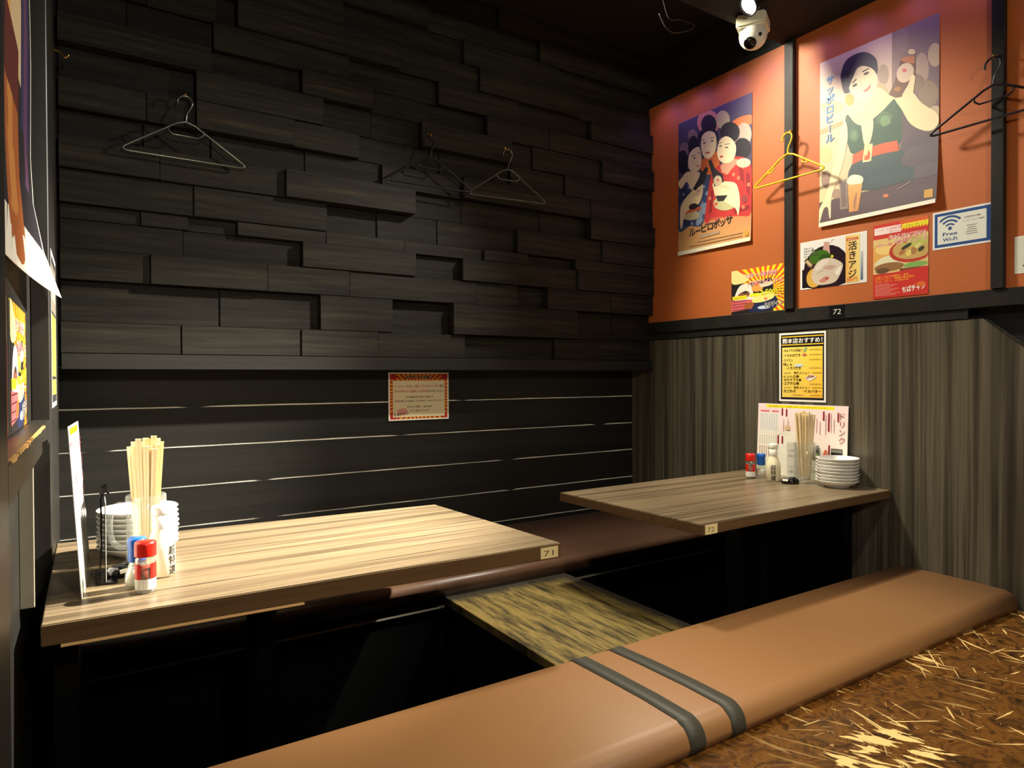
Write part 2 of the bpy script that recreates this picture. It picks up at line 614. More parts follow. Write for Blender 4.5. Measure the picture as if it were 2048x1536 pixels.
BLOCK_ROWS = [
    (0.885, 0.993, [(-0.082, 0.286, 0.032), (0.286, 0.718, 0.036), (0.718, 1.043, 0.042), (1.043, 1.466, 0.036), (1.466, 1.988, 0.004), (1.988, 2.272, 0.022), (2.272, 2.645, 0.018)]),
    (0.993, 1.136, [(-0.082, 0.420, 0.006), (0.420, 0.795, 0.012), (0.795, 1.109, 0.040), (1.109, 1.399, -0.004), (1.399, 2.112, 0.048), (2.112, 2.376, 0.008), (2.376, 2.645, 0.012)]),
    (1.136, 1.243, [(-0.082, 0.187, 0.030), (0.187, 0.589, 0.044), (0.589, 0.918, 0.038), (0.918, 1.530, 0.034), (1.530, 1.759, 0.030), (1.759, 1.929, 0.004), (1.929, 2.341, 0.046), (2.341, 2.645, 0.046)]),
    (1.243, 1.345, [(-0.082, 0.296, 0.014), (0.296, 0.724, 0.004), (0.724, 1.218, 0.046), (1.218, 1.448, 0.000), (1.448, 1.935, 0.046), (1.935, 2.112, 0.046), (2.112, 2.645, 0.056)]),
    (1.345, 1.397, [(-0.082, 0.159, 0.008), (0.159, 0.316, 0.020), (0.316, 0.482, 0.002), (0.482, 0.823, 0.030), (0.823, 1.170, 0.032), (1.170, 1.565, 0.026), (1.565, 1.814, 0.044), (1.814, 2.099, 0.008), (2.099, 2.645, 0.056)]),
    (1.397, 1.510, [(-0.082, 0.331, 0.032), (0.331, 0.827, 0.038), (0.827, 1.048, 0.008), (1.048, 1.333, 0.012), (1.333, 1.750, 0.016), (1.750, 2.272, 0.044), (2.272, 2.645, 0.056)]),
    (1.510, 1.619, [(-0.082, 0.219, 0.048), (0.219, 0.656, 0.044), (0.656, 1.208, 0.068), (1.208, 1.463, 0.004), (1.463, 1.904, 0.008), (1.904, 2.191, 0.010), (2.191, 2.645, 0.064)]),
    (1.619, 1.716, [(-0.082, 0.170, 0.004), (0.170, 0.394, 0.006), (0.394, 0.742, 0.010), (0.742, 1.066, 0.014), (1.066, 1.453, 0.030), (1.453, 1.904, 0.050), (1.904, 2.204, 0.044), (2.204, 2.645, 0.044)]),
    (1.716, 1.820, [(-0.082, 0.180, 0.034), (0.180, 0.339, 0.036), (0.339, 0.692, 0.056), (0.692, 0.963, 0.048), (0.963, 1.249, 0.014), (1.249, 1.348, 0.004), (1.348, 1.721, 0.006), (1.721, 2.041, 0.026), (2.041, 2.645, 0.042)]),
    (1.820, 1.930, [(-0.082, 0.339, 0.008), (0.339, 0.809, 0.056), (0.809, 1.021, 0.020), (1.021, 1.244, 0.016), (1.244, 1.718, 0.056), (1.718, 1.844, 0.024), (1.844, 2.272, 0.036), (2.272, 2.645, 0.060)]),
    (1.930, 2.028, [(-0.082, 0.394, 0.052), (0.394, 0.724, 0.010), (0.724, 1.021, 0.058), (1.021, 1.286, 0.014), (1.286, 1.587, 0.004), (1.587, 1.947, 0.036), (1.947, 2.645, 0.044)]),
    (2.028, 2.130, [(-0.082, 0.121, 0.020), (0.121, 0.401, 0.014), (0.401, 0.922, 0.042), (0.922, 1.335, 0.012), (1.335, 1.767, 0.034), (1.767, 2.204, 0.018), (2.204, 2.645, 0.052)]),
    (2.130, 2.240, [(-0.082, 0.183, 0.034), (0.183, 0.415, 0.028), (0.415, 0.484, 0.000), (0.484, 1.142, 0.056), (1.142, 1.543, 0.028), (1.543, 2.138, 0.050), (2.138, 2.645, 0.030)]),
    (2.240, 2.350, [(-0.082, 0.380, 0.020), (0.380, 0.897, 0.050), (0.897, 1.463, 0.018), (1.463, 2.009, 0.040), (2.009, 2.645, 0.020)]),
    (2.350, 2.460, [(-0.082, 0.263, 0.040), (0.263, 0.752, 0.020), (0.752, 1.286, 0.050), (1.286, 1.886, 0.020), (1.886, 2.645, 0.045)]),
    (2.460, 2.560, [(-0.082, 0.486, 0.020), (0.486, 1.050, 0.040), (1.050, 1.653, 0.020), (1.653, 2.645, 0.040)]),
]
wub = bpy.data.objects['wall_back_upper']
rb = random.Random(5)
for z0, z1, segs in BLOCK_ROWS:
    for x0, x1, d in segs:
        yf = 2.735 - d + rb.uniform(-0.002, 0.002)
        g = 0.0008
        hx, hy, hz = (x1 - x0) / 2 - g, 0.012 + (2.7445 - yf) / 2 - 0.012, (z1 - z0) / 2 - g
        me = box_me(-hx, hx, -hy, hy, -hz, hz, 0.0016)
        o = obj('timber_block', me, 'black_timber', wub)
        o.location = Vector(((x0 + x1) / 2, yf + hy, (z0 + z1) / 2)) - wub.location

# right wall: orange panels over a black rail, wood-grain panelling below
struct(cbox('wall_right', XW + 0.004, XW + 0.10, -1.60, 2.86, 1.06, Z_SOFFIT, 'orange_wall'))
struct(cbox('wall_right_upper', XW + 0.004, XW + 0.10, -1.60, 2.86, Z_SOFFIT, 2.62, 'black_wall'))
bm = bmesh.new()   # panelling with a cut-off upper corner at its near end
prof = [(2.86, -0.50), (2.86, 0.998), (1.075, 0.998), (0.86, 0.81), (0.86, -0.50)]
A = [bm.verts.new((XW, y, z)) for y, z in prof]
B = [bm.verts.new((XW + 0.05, y, z)) for y, z in prof]
bm.faces.new(A)
bm.faces.new(B[::-1])
for k in range(5):
    bm.faces.new((A[k], B[k], B[(k + 1) % 5], A[(k + 1) % 5]))
bmesh.ops.bevel(bm, geom=bm.edges[:], offset=0.001, segments=1, affect='EDGES')
struct(obj('wall_right_panelling', from_bm(bm), 'panel_laminate'))
struct(cbox('wall_right_lower', XW + 0.052, XW + 0.10, -1.60, 2.86, -0.50, 1.06, 'black_wall'))
struct(cbox('trim_4', XW - 0.012, XW + 0.0035, -1.60, 2.74, 1.036, 1.096, 'black_plank', bevel=0.002))
struct(cbox('trim_5', XW - 0.004, XW + 0.0035, 1.12, 2.74, 1.0005, 1.0355, 'black_plank', bevel=0.001))
struct(cbox('trim_6', XW - 0.022, XW + 0.0035, 1.806, 1.850, 1.0965, Z_SOFFIT - 0.001, 'black_plank', bevel=0.002))
struct(cbox('trim_7', XW - 0.022, XW + 0.0035, 1.006, 1.044, 1.0965, Z_SOFFIT - 0.001, 'black_plank', bevel=0.002))

# left wall: dark partition, frame posts, sill
struct(cbox('wall_left', -0.30, -0.118, -1.60, 2.86, -0.50, 2.62, 'painted_frame'))
struct(cbox('trim_8', -0.1175, XL, 0.62, 0.955, 0.001, Z_SOFFIT - 0.001, 'painted_frame', bevel=0.002))
struct(cbox('trim_9', -0.1175, XL, 1.945, 2.30, 0.001, Z_SOFFIT - 0.001, 'painted_frame', bevel=0.002))
struct(cbox('trim_10', -0.1175, XL - 0.008, 2.301, 2.68, 0.001, 2.54, 'painted_frame', bevel=0.002))
sill = struct(cbox('trim_11', -0.1175, XL, 0.956, 1.944, 0.650, 0.700, 'painted_frame', bevel=0.0015))
struct(cbox('trim_lit_edge', -0.1175, XL - 0.014, 1.590, 1.606, 0.352, 0.6495, 'pale_metal', bevel=0.001))  # pale strip painted in for an edge that catches light
bm = bmesh.new()   # chipped front edge of the sill, bare wood showing
rc = random.Random(9)
y = 1.0
while y < 1.70:
    l = rc.uniform(0.006, 0.030)
    h = rc.uniform(0.002, 0.006)
    add_box(bm, XL - 0.004, XL + 0.0006, y, y + l, 0.7005 - h, 0.7008)
    y += l + rc.choice([0.0, 0.001, 0.004, 0.02])
o = obj('chipped_edge', from_bm(bm), 'chipped_wood', sill)
o.location = -sill.location

# ceiling
struct(cbox('ceiling', -0.30, 2.80, 1.90, 2.95, Z_CEIL, 2.62, 'ceiling_paint'))
struct(cbox('ceiling', -0.70, 2.80, -1.60, 1.872, Z_SOFFIT, 2.62, 'ceiling_paint'))
struct(cbox('wall_front', -0.70, 2.80, -1.70, -1.60, -0.06, 2.62, 'painted_frame'))
struct(cbox('wall_left_aisle', -0.80, -0.70, -1.60, 2.86, -0.50, 2.62, 'painted_frame'))

# ---------------------------------------------------------------- benches
def arc(cy, cz, r, a0, a1, n):
    return [(cy + r * math.cos(math.radians(a0 + (a1 - a0) * k / n)), cz + r * math.sin(math.radians(a0 + (a1 - a0) * k / n))) for k in range(n + 1)]

def cushion_profile(y0, y1, zt, rf, rbk, grow=0.0):
    p = [(y0 + 0.006 - grow, 0.0008)]
    p += arc(y0 + rf, zt - rf, rf + grow, 180, 90, 10)
    p += [((y0 * 2 + y1) / 3, zt + 0.003 + grow), ((y0 + y1 * 2) / 3, zt + 0.003 + grow)]
    p += arc(y1 - rbk, zt - rbk, rbk + grow, 90, 0, 8)
    p += [(y1 - 0.004 + grow, 0.0008)]
    return p

ZC = 0.064
nb = thing('bench_cushion', 'long tan leather seat cushion running along the front edge of the pits', 'cushion', (1.28, 0.97, 0))
o = obj('pad', prism_x(cushion_profile(0.962, 1.378, ZC, 0.046, 0.026), [-0.078, 2.640]), 'leather', nb, smooth=True)
o.location = -nb.location
o.data.polygons[-1].use_smooth = o.data.polygons[-2].use_smooth = False
def tape(x0, x1, sk, seed):
    rt = random.Random(seed)
    bm = bmesh.new()
    prof = cushion_profile(0.962, 1.378, ZC, 0.046, 0.026, 0.0010)
    prof = prof[:-1]
    n = len(prof)
    rows = []
    for k, (y, z) in enumerate(prof):
        s = sk * (y - 1.17)
        w = rt.uniform(-0.0012, 0.0012)
        rows.append((bm.verts.new((x0 + s + w, y, z)), bm.verts.new((x1 + s + w * 0.5, y, z))))
    for a, c in zip(rows, rows[1:]):
        bm.faces.new((a[0], a[1], c[1], c[0]))
    o = obj('tape', from_bm(bm), 'tape_black', nb, smooth=True)
    o.location = -nb.location
    md = o.modifiers.new('thickness', 'SOLIDIFY')
    md.thickness = 0.0008
    md.offset = 0
    o['label'] = 'black adhesive tape wrapped over the cushion'
    return o
tape(1.048, 1.096, -0.02, 1)
tape(1.176, 1.222, -0.04, 2)

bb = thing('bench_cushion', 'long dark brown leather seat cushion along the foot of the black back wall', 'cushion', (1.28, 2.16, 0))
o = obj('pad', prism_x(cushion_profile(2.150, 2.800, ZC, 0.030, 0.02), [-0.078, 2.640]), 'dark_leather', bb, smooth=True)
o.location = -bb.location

# ---------------------------------------------------------------- tables
ZT = 0.350
def table(name, label, corners, thick, num, sx0, sx1, wall_end, seed):
    cx = sum(c[0] for c in corners) / 4
    cy = sum(c[1] for c in corners) / 4
    t = thing(name, label, 'table', (cx, cy, -0.42))
    bm = bmesh.new()
    lo = [bm.verts.new((x - cx, y - cy, -thick)) for x, y in corners]
    hi = [bm.verts.new((x - cx, y - cy, 0)) for x, y in corners]
    bm.faces.new(lo[::-1]); bm.faces.new(hi)
    for k in range(4):
        bm.faces.new((lo[k], lo[(k + 1) % 4], hi[(k + 1) % 4], hi[k]))
    bmesh.ops.bevel(bm, geom=bm.edges[:], offset=0.002, segments=2, affect='EDGES')
    top = obj('tabletop', from_bm(bm), 'table_laminate', t, (0, 0, ZT + 0.42))
    for k in range(4):       # dark edging glued round the top
        a, b_ = Vector((corners[k][0] - cx, corners[k][1] - cy, 0)), Vector((corners[(k + 1) % 4][0] - cx, corners[(k + 1) % 4][1] - cy, 0))
        if abs(a.x - b_.x) < 0.02 and abs(a.x + cx) < 0.2 or a.x + cx > 2.6 and b_.x + cx > 2.6:
            continue
        d = (b_ - a).normalized()
        n = Vector((d.y, -d.x, 0))
        bm = bmesh.new()
        add_box(bm, 0.0015, (b_ - a).length - 0.0015, 0.0001, 0.0011, -thick + 0.0022, -0.0022)
        me = from_bm(bm)
        me.transform(Matrix(((d.x, n.x, 0, a.x), (d.y, n.y, 0, a.y), (0, 0, 1, 0), (0, 0, 0, 1))))
        obj('edge_band', me, 'edge_band', top)
    # black pedestal and its foot in the pit, a black bearer against the wall end
    zb = ZT + 0.42 - thick
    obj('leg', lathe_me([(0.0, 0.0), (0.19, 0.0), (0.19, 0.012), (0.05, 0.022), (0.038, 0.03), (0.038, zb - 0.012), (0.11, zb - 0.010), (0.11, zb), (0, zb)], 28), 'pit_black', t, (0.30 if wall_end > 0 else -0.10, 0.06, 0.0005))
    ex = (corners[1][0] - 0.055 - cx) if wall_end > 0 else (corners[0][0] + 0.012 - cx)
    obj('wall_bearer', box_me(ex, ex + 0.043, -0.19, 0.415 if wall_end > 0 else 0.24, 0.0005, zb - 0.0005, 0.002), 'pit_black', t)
    return t, top, cx, cy

T71 = [(-0.079, 1.474), (1.072, 1.439), (1.024, 2.116), (-0.079, 2.186)]
T72 = [(1.556, 1.374), (2.6445, 1.392), (2.6445, 2.078), (1.535, 2.066)]
t71, top71, c71x, c71y = table('dining_table', 'wood-grain table with sticker 71 on its corner, brightly lit at the left partition', T71, 0.040, '71', 0, 0, -1, 1)
t72, top72, c72x, c72y = table('dining_table', 'wood-grain table with sticker 72 on its corner, against the brown panelled wall', T72, 0.033, '72', 0, 0, 1, 2)
# strip under the near edge of table 71, caught light painted pale
a = Vector((T71[0][0] - c71x, T71[0][1] - c71y, 0))
d = Vector((T71[1][0] - T71[0][0], T71[1][1] - T71[0][1], 0)).normalized()
n = Vector((d.y, -d.x, 0))
me = box_me(0.03, 0.47, -0.010, 0.0042, -0.0450, -0.0403, 0.0006)
me.transform(Matrix(((d.x, n.x, 0, a.x), (d.y, n.y, 0, a.y), (0, 0, 1, 0), (0, 0, 0, 1))))
obj('lit_edge_strip', me, 'lit_edge_paint', top71)

# ---------------------------------------------------------------- flat print on paper
TEXT_CACHE = {}
def text_mesh(s, offset=0.0):
    key = (s, offset)
    if key not in TEXT_CACHE:
        c = bpy.data.curves.new('lettering', 'FONT')
        c.body = s
        c.resolution_u = 2
        c.offset = offset
        o = bpy.data.objects.new('lettering', c)
        COL.objects.link(o)
        me = bpy.data.meshes.new_from_object(o.evaluated_get(bpy.context.evaluated_depsgraph_get()))
        vs = [(v.co.x, v.co.y) for v in me.vertices]
        fs = [tuple(p.vertices) for p in me.polygons]
        bpy.data.objects.remove(o)
        bpy.data.curves.remove(c)
        bpy.data.meshes.remove(me)
        TEXT_CACHE[key] = (vs, fs)
    return TEXT_CACHE[key]

class Print:
    """flat coloured shapes in paper coordinates: u to the right, v up, both in metres"""
    def __init__(self, w, h, warp=None):
        self.w, self.h = w, h
        self.v, self.f, self.c = [], [], []
        self.layer = 0
        self.warp = warp            # maps artwork units to (u, v)
    def _pt(self, p):
        return self.warp(p[0], p[1]) if self.warp else (p[0] * self.w, p[1] * self.h)
    def poly(self, pts, col, raw=False):
        self.layer += 1
        n = len(self.v)
        many = isinstance(col[0], (tuple, list))
        for i, p in enumerate(pts):
            u, v = p if raw else self._pt(p)
            u = min(max(u, 0.0), self.w)
            v = min(max(v, 0.0), self.h)
            self.v.append((u, v, self.layer))
            self.c.append(lin(col[i] if many else col))
        self.f.append(tuple(range(n, n + len(pts))))
    def rect(self, a, b, col):
        c4 = [(a[0], a[1]), (b[0], a[1]), (b[0], b[1]), (a[0], b[1])]
        self.poly(c4, col)
    def blob(self, pts, col, n=4):
        self.poly([(p.x, p.y) for p in smooth_curve(pts, n)], col)
    def ell(self, cx, cy, rx, ry, col, rot=0.0, n=20):
        cr, sr = math.cos(rot), math.sin(rot)
        self.poly([(cx + rx * math.cos(t) * cr - ry * math.sin(t) * sr, cy + rx * math.cos(t) * sr + ry * math.sin(t) * cr) for t in [2 * math.pi * k / n for k in range(n)]], col)
    def line(self, a, b, w, col):
        d = Vector((b[0] - a[0], b[1] - a[1]))
        n = Vector((-d.y, d.x)).normalized() * w / 2
        self.poly([(a[0] + n.x, a[1] + n.y), (b[0] + n.x, b[1] + n.y), (b[0] - n.x, b[1] - n.y), (a[0] - n.x, a[1] - n.y)], col)
    def text(self, s, x, y, size, col, width=None, offset=0.0, rot=0.0, align='l', vertical=False, shear=0.0):
        """x, y, size in artwork fractions (size as a fraction of the paper height)"""
        if vertical:
            for i, ch in enumerate(s):
                if ch == 'ー':
                    ux, k = x * self.w, size * self.h
                    v1, v0 = y * self.h - (i + 0.15) * k, y * self.h - (i + 0.95) * k
                    self.poly([(ux - 0.06 * k, v0), (ux + 0.06 * k, v0), (ux + 0.06 * k, v1), (ux - 0.06 * k, v1)], col, True)
                    continue
                self.text(ch, x, y - (i + 0.9) * size, size, col, offset=offset, align='c')
            return
        vs, fs = text_mesh(s, offset)
        if not vs:
            return
        self.layer += 1
        x0 = min(v[0] for v in vs)
        x1 = max(v[0] for v in vs)
        k = size * self.h
        kx = k if width is None else width * self.w / (x1 - x0)
        u0, v0 = x * self.w, y * self.h
        dx = {'l': -x0, 'c': -(x0 + x1) / 2, 'r': -x1}[align]
        cr, sr = math.cos(rot), math.sin(rot)
        n = len(self.v)
        L = lin(col)
        for a, b in vs:
            px, py = (a + dx + shear * b) * kx, b * k
            u = u0 + px * cr - py * sr
            v = v0 + px * sr + py * cr
            self.v.append((min(max(u, 0), self.w), min(max(v, 0), self.h), self.layer))
            self.c.append(L)
        self.f += [tuple(i + n for i in f) for f in fs]
    def build(self, name, label, cat, place, paper='paper', ink='print', thick=0.0005, step=0.00003, cuts=0, group=None):
        """place(u, v, n) -> world point; cuts subdivide paper and print so that they follow a curled sheet"""
        org = Vector(place(self.w / 2, self.h / 2, 0))
        def make(verts, faces, cols=None):
            me = bpy.data.meshes.new(name)
            me.from_pydata(verts, [], faces)
            if cols:
                at = me.color_attributes.new('Col', 'FLOAT_COLOR', 'POINT')
                for i, c in enumerate(cols):
                    at.data[i].color = c + (1,)
            if cuts:
                bm = bmesh.new()
                bm.from_mesh(me)
                for k in range(1, cuts):
                    for co, no in (((0, self.h * k / cuts, 0), (0, 1, 0)), ((self.w * k / cuts, 0, 0), (1, 0, 0))):
                        bmesh.ops.bisect_plane(bm, geom=bm.verts[:] + bm.edges[:] + bm.faces[:], plane_co=co, plane_no=no)
                bm.to_mesh(me)
                bm.free()
            for v in me.vertices:
                v.co = Vector(place(v.co.x, v.co.y, v.co.z)) - org
            return me
        w, h, t = self.w, self.h, thick
        pv = [(0, 0, 0), (w, 0, 0), (w, h, 0), (0, h, 0), (0, 0, t), (w, 0, t), (w, h, t), (0, h, t)]
        pf = [(0, 3, 2, 1), (4, 5, 6, 7), (0, 1, 5, 4), (1, 2, 6, 5), (2, 3, 7, 6), (3, 0, 4, 7)]
        o = obj(name, make(pv, pf), paper, None, org)
        if self.f:
            obj('print', make([(a, b, t + 0.00006 + l * step) for a, b, l in self.v], self.f, self.c), ink, o)
        return tag(o, label, cat, group)

def on_right(y_left, z_bot, x=XW, tilt=0.0):
    return lambda u, v, n: (x - 0.0004 - n, y_left - u, z_bot + v)
def on_back(x_left, z_bot, y):
    return lambda u, v, n: (x_left + u, y - 0.0004 - n, z_bot + v)
def on_left(y_left, z_bot, x):
    return lambda u, v, n: (x + 0.0004 + n, y_left + u, z_bot + v)

# ---------------------------------------------------------------- number stickers on the table edges
def sticker(top, cx, cy, s, corner, d, off, z, sgn):
    p = Print(0.056, 0.030)
    p.text(s, 0.18, 0.2, 0.72, (40, 34, 28), width=0.55, offset=-0.01)
    d = Vector((d[0], d[1], 0)).normalized()
    n = Vector((d.y, -d.x, 0))
    c = n * 0.0012 + Vector((corner[0], corner[1], z))
    def place(u, v, h):
        q = c + d * (off + u) + n * (0.0003 + h) + Vector((0, 0, v))
        return q
    o = p.build('number_sticker', '', '', place, paper='sticker', thick=0.0004)
    del o['label'], o['category']
    wl = o.location.copy()
    o.parent = top
    o.location = wl - Vector((cx, cy, ZT))
    o['label'] = 'cream sticker reading ' + s
d71 = (T71[1][0] - T71[0][0], T71[1][1] - T71[0][1])
sticker(top71, c71x, c71y, '71', T71[1], d71, -0.066, ZT - 0.036, 1)
d72 = (T72[1][0] - T72[0][0], T72[1][1] - T72[0][1])
sticker(top72, c72x, c72y, '72', T72[0], d72, 0.010, ZT - 0.0315, 1)

# ---------------------------------------------------------------- hooks and hangers
def wall_hook(label, loc, n):
    """brass cup hook screwed into a vertical face; n = outward normal"""
    t = thing('wall_hook', label, 'hook', loc, 0, 'brass hooks')
    n = Vector(n)
    pl = [n * 0.0, n * 0.012]
    obj('screw', tube_me(pl, 0.0042, 8), 'brass', t)
    pts = [n * 0.010, n * 0.018 + Vector((0, 0, -0.004)), n * 0.024 + Vector((0, 0, -0.012)), n * 0.029 + Vector((0, 0, -0.017)), n * 0.036 + Vector((0, 0, -0.014)), n * 0.040 + Vector((0, 0, -0.004))]
    obj('cup', tube_me([p for p in smooth_curve(pts, 4, False)], 0.0022, 8), 'brass', t, smooth=True)
    return t

def hanger(label, loc, ax, w, h, mat, r, style, tilt=0.0):
    """coat hanger; loc = point where its hook bears; ax = direction of its long axis"""
    t = thing('coat_hanger', label, 'hanger', loc)
    ax = Vector(ax).normalized()
    up = Vector((0, 0, 1))
    P = lambda a, b: ax * (a * math.cos(tilt) - b * math.sin(tilt)) + up * (a * math.sin(tilt) + b * math.cos(tilt))
    hook = [P(-0.026, -0.018), P(-0.026, -0.004), P(-0.015, 0.010), P(0.0, 0.0145), P(0.015, 0.008), P(0.021, -0.008), P(0.014, -0.030), P(0.003, -0.052), P(0.0, -0.078)]
    obj('hook', tube_me(smooth_curve(hook, 5, False), r * 0.85, 8), mat, t, smooth=True)
    n = -0.078
    L = [P(0.0, n), P(-0.04, n - 0.012), P(-w * 0.42, n - h * 0.80), P(-w * 0.485, n - h * 0.92), P(-w * 0.49, n - h * 0.985), P(-w * 0.46, n - h), P(-w * 0.3, n - h)]
    R = [P(-L_a, L_b) for L_a, L_b in []]
    loop = [(0.0, n), (0.03, n - 0.010), (w * 0.44, n - h * 0.80), (w * 0.488, n - h * 0.90), (w * 0.495, n - h * 0.97), (w * 0.46, n - h), (w * 0.30, n - h), (0, n - h), (-w * 0.30, n - h), (-w * 0.46, n - h), (-w * 0.495, n - h * 0.97), (-w * 0.488, n - h * 0.90), (-w * 0.44, n - h * 0.80), (-0.03, n - 0.010)]
    fine = []
    m = len(loop)
    for i in range(m):       # straight sides, softened corners
        a, b = Vector(loop[i]), Vector(loop[(i + 1) % m])
        k = 3 if (b - a).length > 0.05 else 2
        for j in range(k):
            q = a.lerp(b, j / k)
            fine.append(P(q.x, q.y))
    obj('frame', tube_me(fine, r, 8, True), mat, t, smooth=True)
    if style == 'bar':       # inner loop below the neck
        q = [(-0.060, n - 0.026), (-0.057, n - 0.040), (-0.042, n - 0.052), (0.042, n - 0.052), (0.057, n - 0.040), (0.060, n - 0.026)]
        obj('inner_loop', tube_me([P(*p) for p in q], r * 0.8, 8), mat, t, smooth=True)
    if style == 'notch':     # strap hooks on both arms
        for s in (-1, 1):
            q = [(s * w * 0.20, n - 0.046), (s * w * 0.21, n - 0.056), (s * w * 0.26, n - 0.062), (s * w * 0.30, n - 0.058)]
            obj('strap_hook', tube_me([P(*p) for p in q], r * 0.8, 8), mat, t, smooth=True)
    return t

wall_hook('brass hook left on the black timber wall, carrying a dark hanger', (0.302, 2.695, 1.829), (0, -1, 0))
wall_hook('brass hook between the other two on the black timber wall', (1.268, 2.679, 1.868), (0, -1, 0))
wall_hook('brass hook on the black timber wall nearest the orange wall', (1.668, 2.679, 1.878), (0, -1, 0))
wall_hook('brass hook high on the dark left partition near the corner', (-0.088, 2.62, 1.865), (1, 0, 0))
wall_hook('brass hook on the black post carrying the yellow hanger', (2.624, 1.812, 1.878), (-1, 0, 0))
wall_hook('brass hook on the black post at the right edge carrying a black hanger', (2.624, 1.024, 1.888), (-1, 0, 0))
hanger('dark wire hanger on the leftmost hook of the black timber wall', (0.302, 2.658, 1.802), (1, 0, 0), 0.40, 0.135, 'wire_coat', 0.0037, 'bar')
hanger('dark hanger barely visible on the middle hook of the black timber wall', (1.268, 2.645, 1.842), (1, -0.04, 0), 0.40, 0.130, 'black_metal', 0.0037, 'bar')
hanger('dark wire hanger with a bright edge, on the hook nearest the orange wall', (1.668, 2.642, 1.852), (1, -0.10, 0), 0.40, 0.140, 'wire_coat', 0.0037, 'bar')
hanger('yellow plastic hanger on the post between the two beer posters', (2.587, 1.806, 1.850), (0.0, -1, 0), 0.345, 0.112, 'yellow_plastic', 0.0040, 'notch')
hanger('black plastic hanger at the right edge of the orange wall', (2.587, 1.022, 1.860), (0.0, -1, 0), 0.40, 0.115, 'black_plastic', 0.0042, 'bar')

# ---------------------------------------------------------------- tableware
def plate_me(d):
    r = d / 2
    prof = [(0, 0.004), (r * 0.50, 0.004), (r * 0.52, 0.0), (r * 0.58, 0.0), (r * 0.60, 0.006), (r * 0.82, 0.013), (r * 0.97, 0.0245), (r, 0.027), (r * 0.985, 0.0285), (r * 0.95, 0.0275), (r * 0.80, 0.0175), (r * 0.55, 0.0105), (0, 0.0095)]
    return lathe_me(prof, 40)
def plates(c, d, n, step, where, seed, group):
    rp = random.Random(seed)
    me = plate_me(d)
    names = ['bottom', 'second', 'third', 'fourth', 'fifth', 'sixth', 'seventh', 'eighth', 'ninth']
    for k in range(n):
        pos = names[k] + ('' if k == 0 else ' from below') if k < n - 1 else 'topmost'
        o = obj('small_plate', me, 'white_ceramic', None, (c[0] + rp.uniform(-.0012, .0012), c[1] + rp.uniform(-.0012, .0012), ZT + 0.0004 + k * step), smooth=True)
        tag(o, 'white plate, %s in the stack on %s' % (pos, where), 'plate', group)
plates((2.551, 1.553), 0.162, 8, 0.0128, 'the table by the brown panelling', 3, 'stacked plates on table 72')
plates((0.103, 1.950), 0.186, 8, 0.0128, 'the bright left table', 4, 'stacked plates on table 71')

def mug(label, loc, ang):
    t = thing('beer_mug', label, 'mug', loc, ang)
    ro, ri, h = 0.0435, 0.0385, 0.170
    prof = [(0, 0.0), (ro * 0.94, 0.0), (ro, 0.004), (ro * 0.985, 0.05), (ro, h - 0.002), (ro - 0.0018, h), (ri + 0.0012, h), (ri, h - 0.003), (ri * 0.965, 0.03), (ri * 0.90, 0.019), (0, 0.017)]
    body = obj('glass_body', lathe_me(prof, 40), 'clear_glass', t, smooth=True)
    pts = [(ro - 0.003, 0, 0.140), (ro + 0.018, 0, 0.146), (ro + 0.036, 0, 0.134), (ro + 0.042, 0, 0.100), (ro + 0.038, 0, 0.062), (ro + 0.020, 0, 0.044), (ro - 0.003, 0, 0.046)]
    obj('handle', tube_me(smooth_curve(pts, 5, False), 0.0068, 10), 'thick_glass', t, smooth=True)
    return t
mug('glass beer mug full of chopsticks on the bright left table', (0.112, 1.812, ZT + 0.0005), math.radians(150))
mug('glass beer mug full of chopsticks on the table by the brown panelling', (2.526, 1.680, ZT + 0.0005), math.radians(-12))

def chopsticks(c, n, where, seed, group, hi, lo):
    rs = random.Random(seed)
    L = 0.262
    bm = bmesh.new()      # disposable pair, still joined: flat stick with a slot
    w0, w1, t0, t1 = 0.0062, 0.0048, 0.0026, 0.0022
    for s in (-1, 1):
        a, b_ = (0.0003, w0) if s > 0 else (-w0, -0.0003)
        c2, d2 = (0.0003, w1) if s > 0 else (-w1, -0.0003)
        v = [bm.verts.new(p) for p in ((c2, -t1, 0), (d2, -t1, 0), (d2, t1, 0), (c2, t1, 0), (a, -t0, L), (b_, -t0, L), (b_, t0, L), (a, t0, L))]
        for f in ((0, 3, 2, 1), (4, 5, 6, 7), (0, 1, 5, 4), (1, 2, 6, 5), (2, 3, 7, 6), (3, 0, 4, 7)):
            bm.faces.new([v[i] for i in f])
    me = from_bm(bm)
    spots = []
    pitch_x, pitch_y = 0.0128, 0.0060
    for j in range(-6, 7):
        for i in range(-4, 5):
            x, y = (i + 0.5 * (j % 2)) * pitch_x, j * pitch_y
            if math.hypot(abs(x) + 0.0064, abs(y) + 0.003) < 0.0345:
                spots.append((x, y))
    rs.shuffle(spots)
    spots = spots[:n]
    for x, y in spots:
        o = obj('chopstick_pair', me, 'chopstick_wood', None, (c[0] + x * 0.70, c[1] + y * 0.70, ZT + 0.0195 + max(lo, rs.triangular(lo, hi, 0.008))))
        k = 0.60 / 0.262          # fanned out towards the top
        o.rotation_euler = (-y * k + rs.uniform(-.004, .004), x * k, rs.uniform(-0.10, 0.10))
        tag(o, 'disposable wooden chopsticks standing in the mug on %s' % where, 'chopsticks', group)
chopsticks((0.112, 1.812), 34, 'the bright left table', 11, 'chopsticks in the mug on table 71', 0.034, -0.0005)
chopsticks((2.526, 1.680), 34, 'the table by the brown panelling', 12, 'chopsticks in the mug on table 72', 0.020, -0.0005)

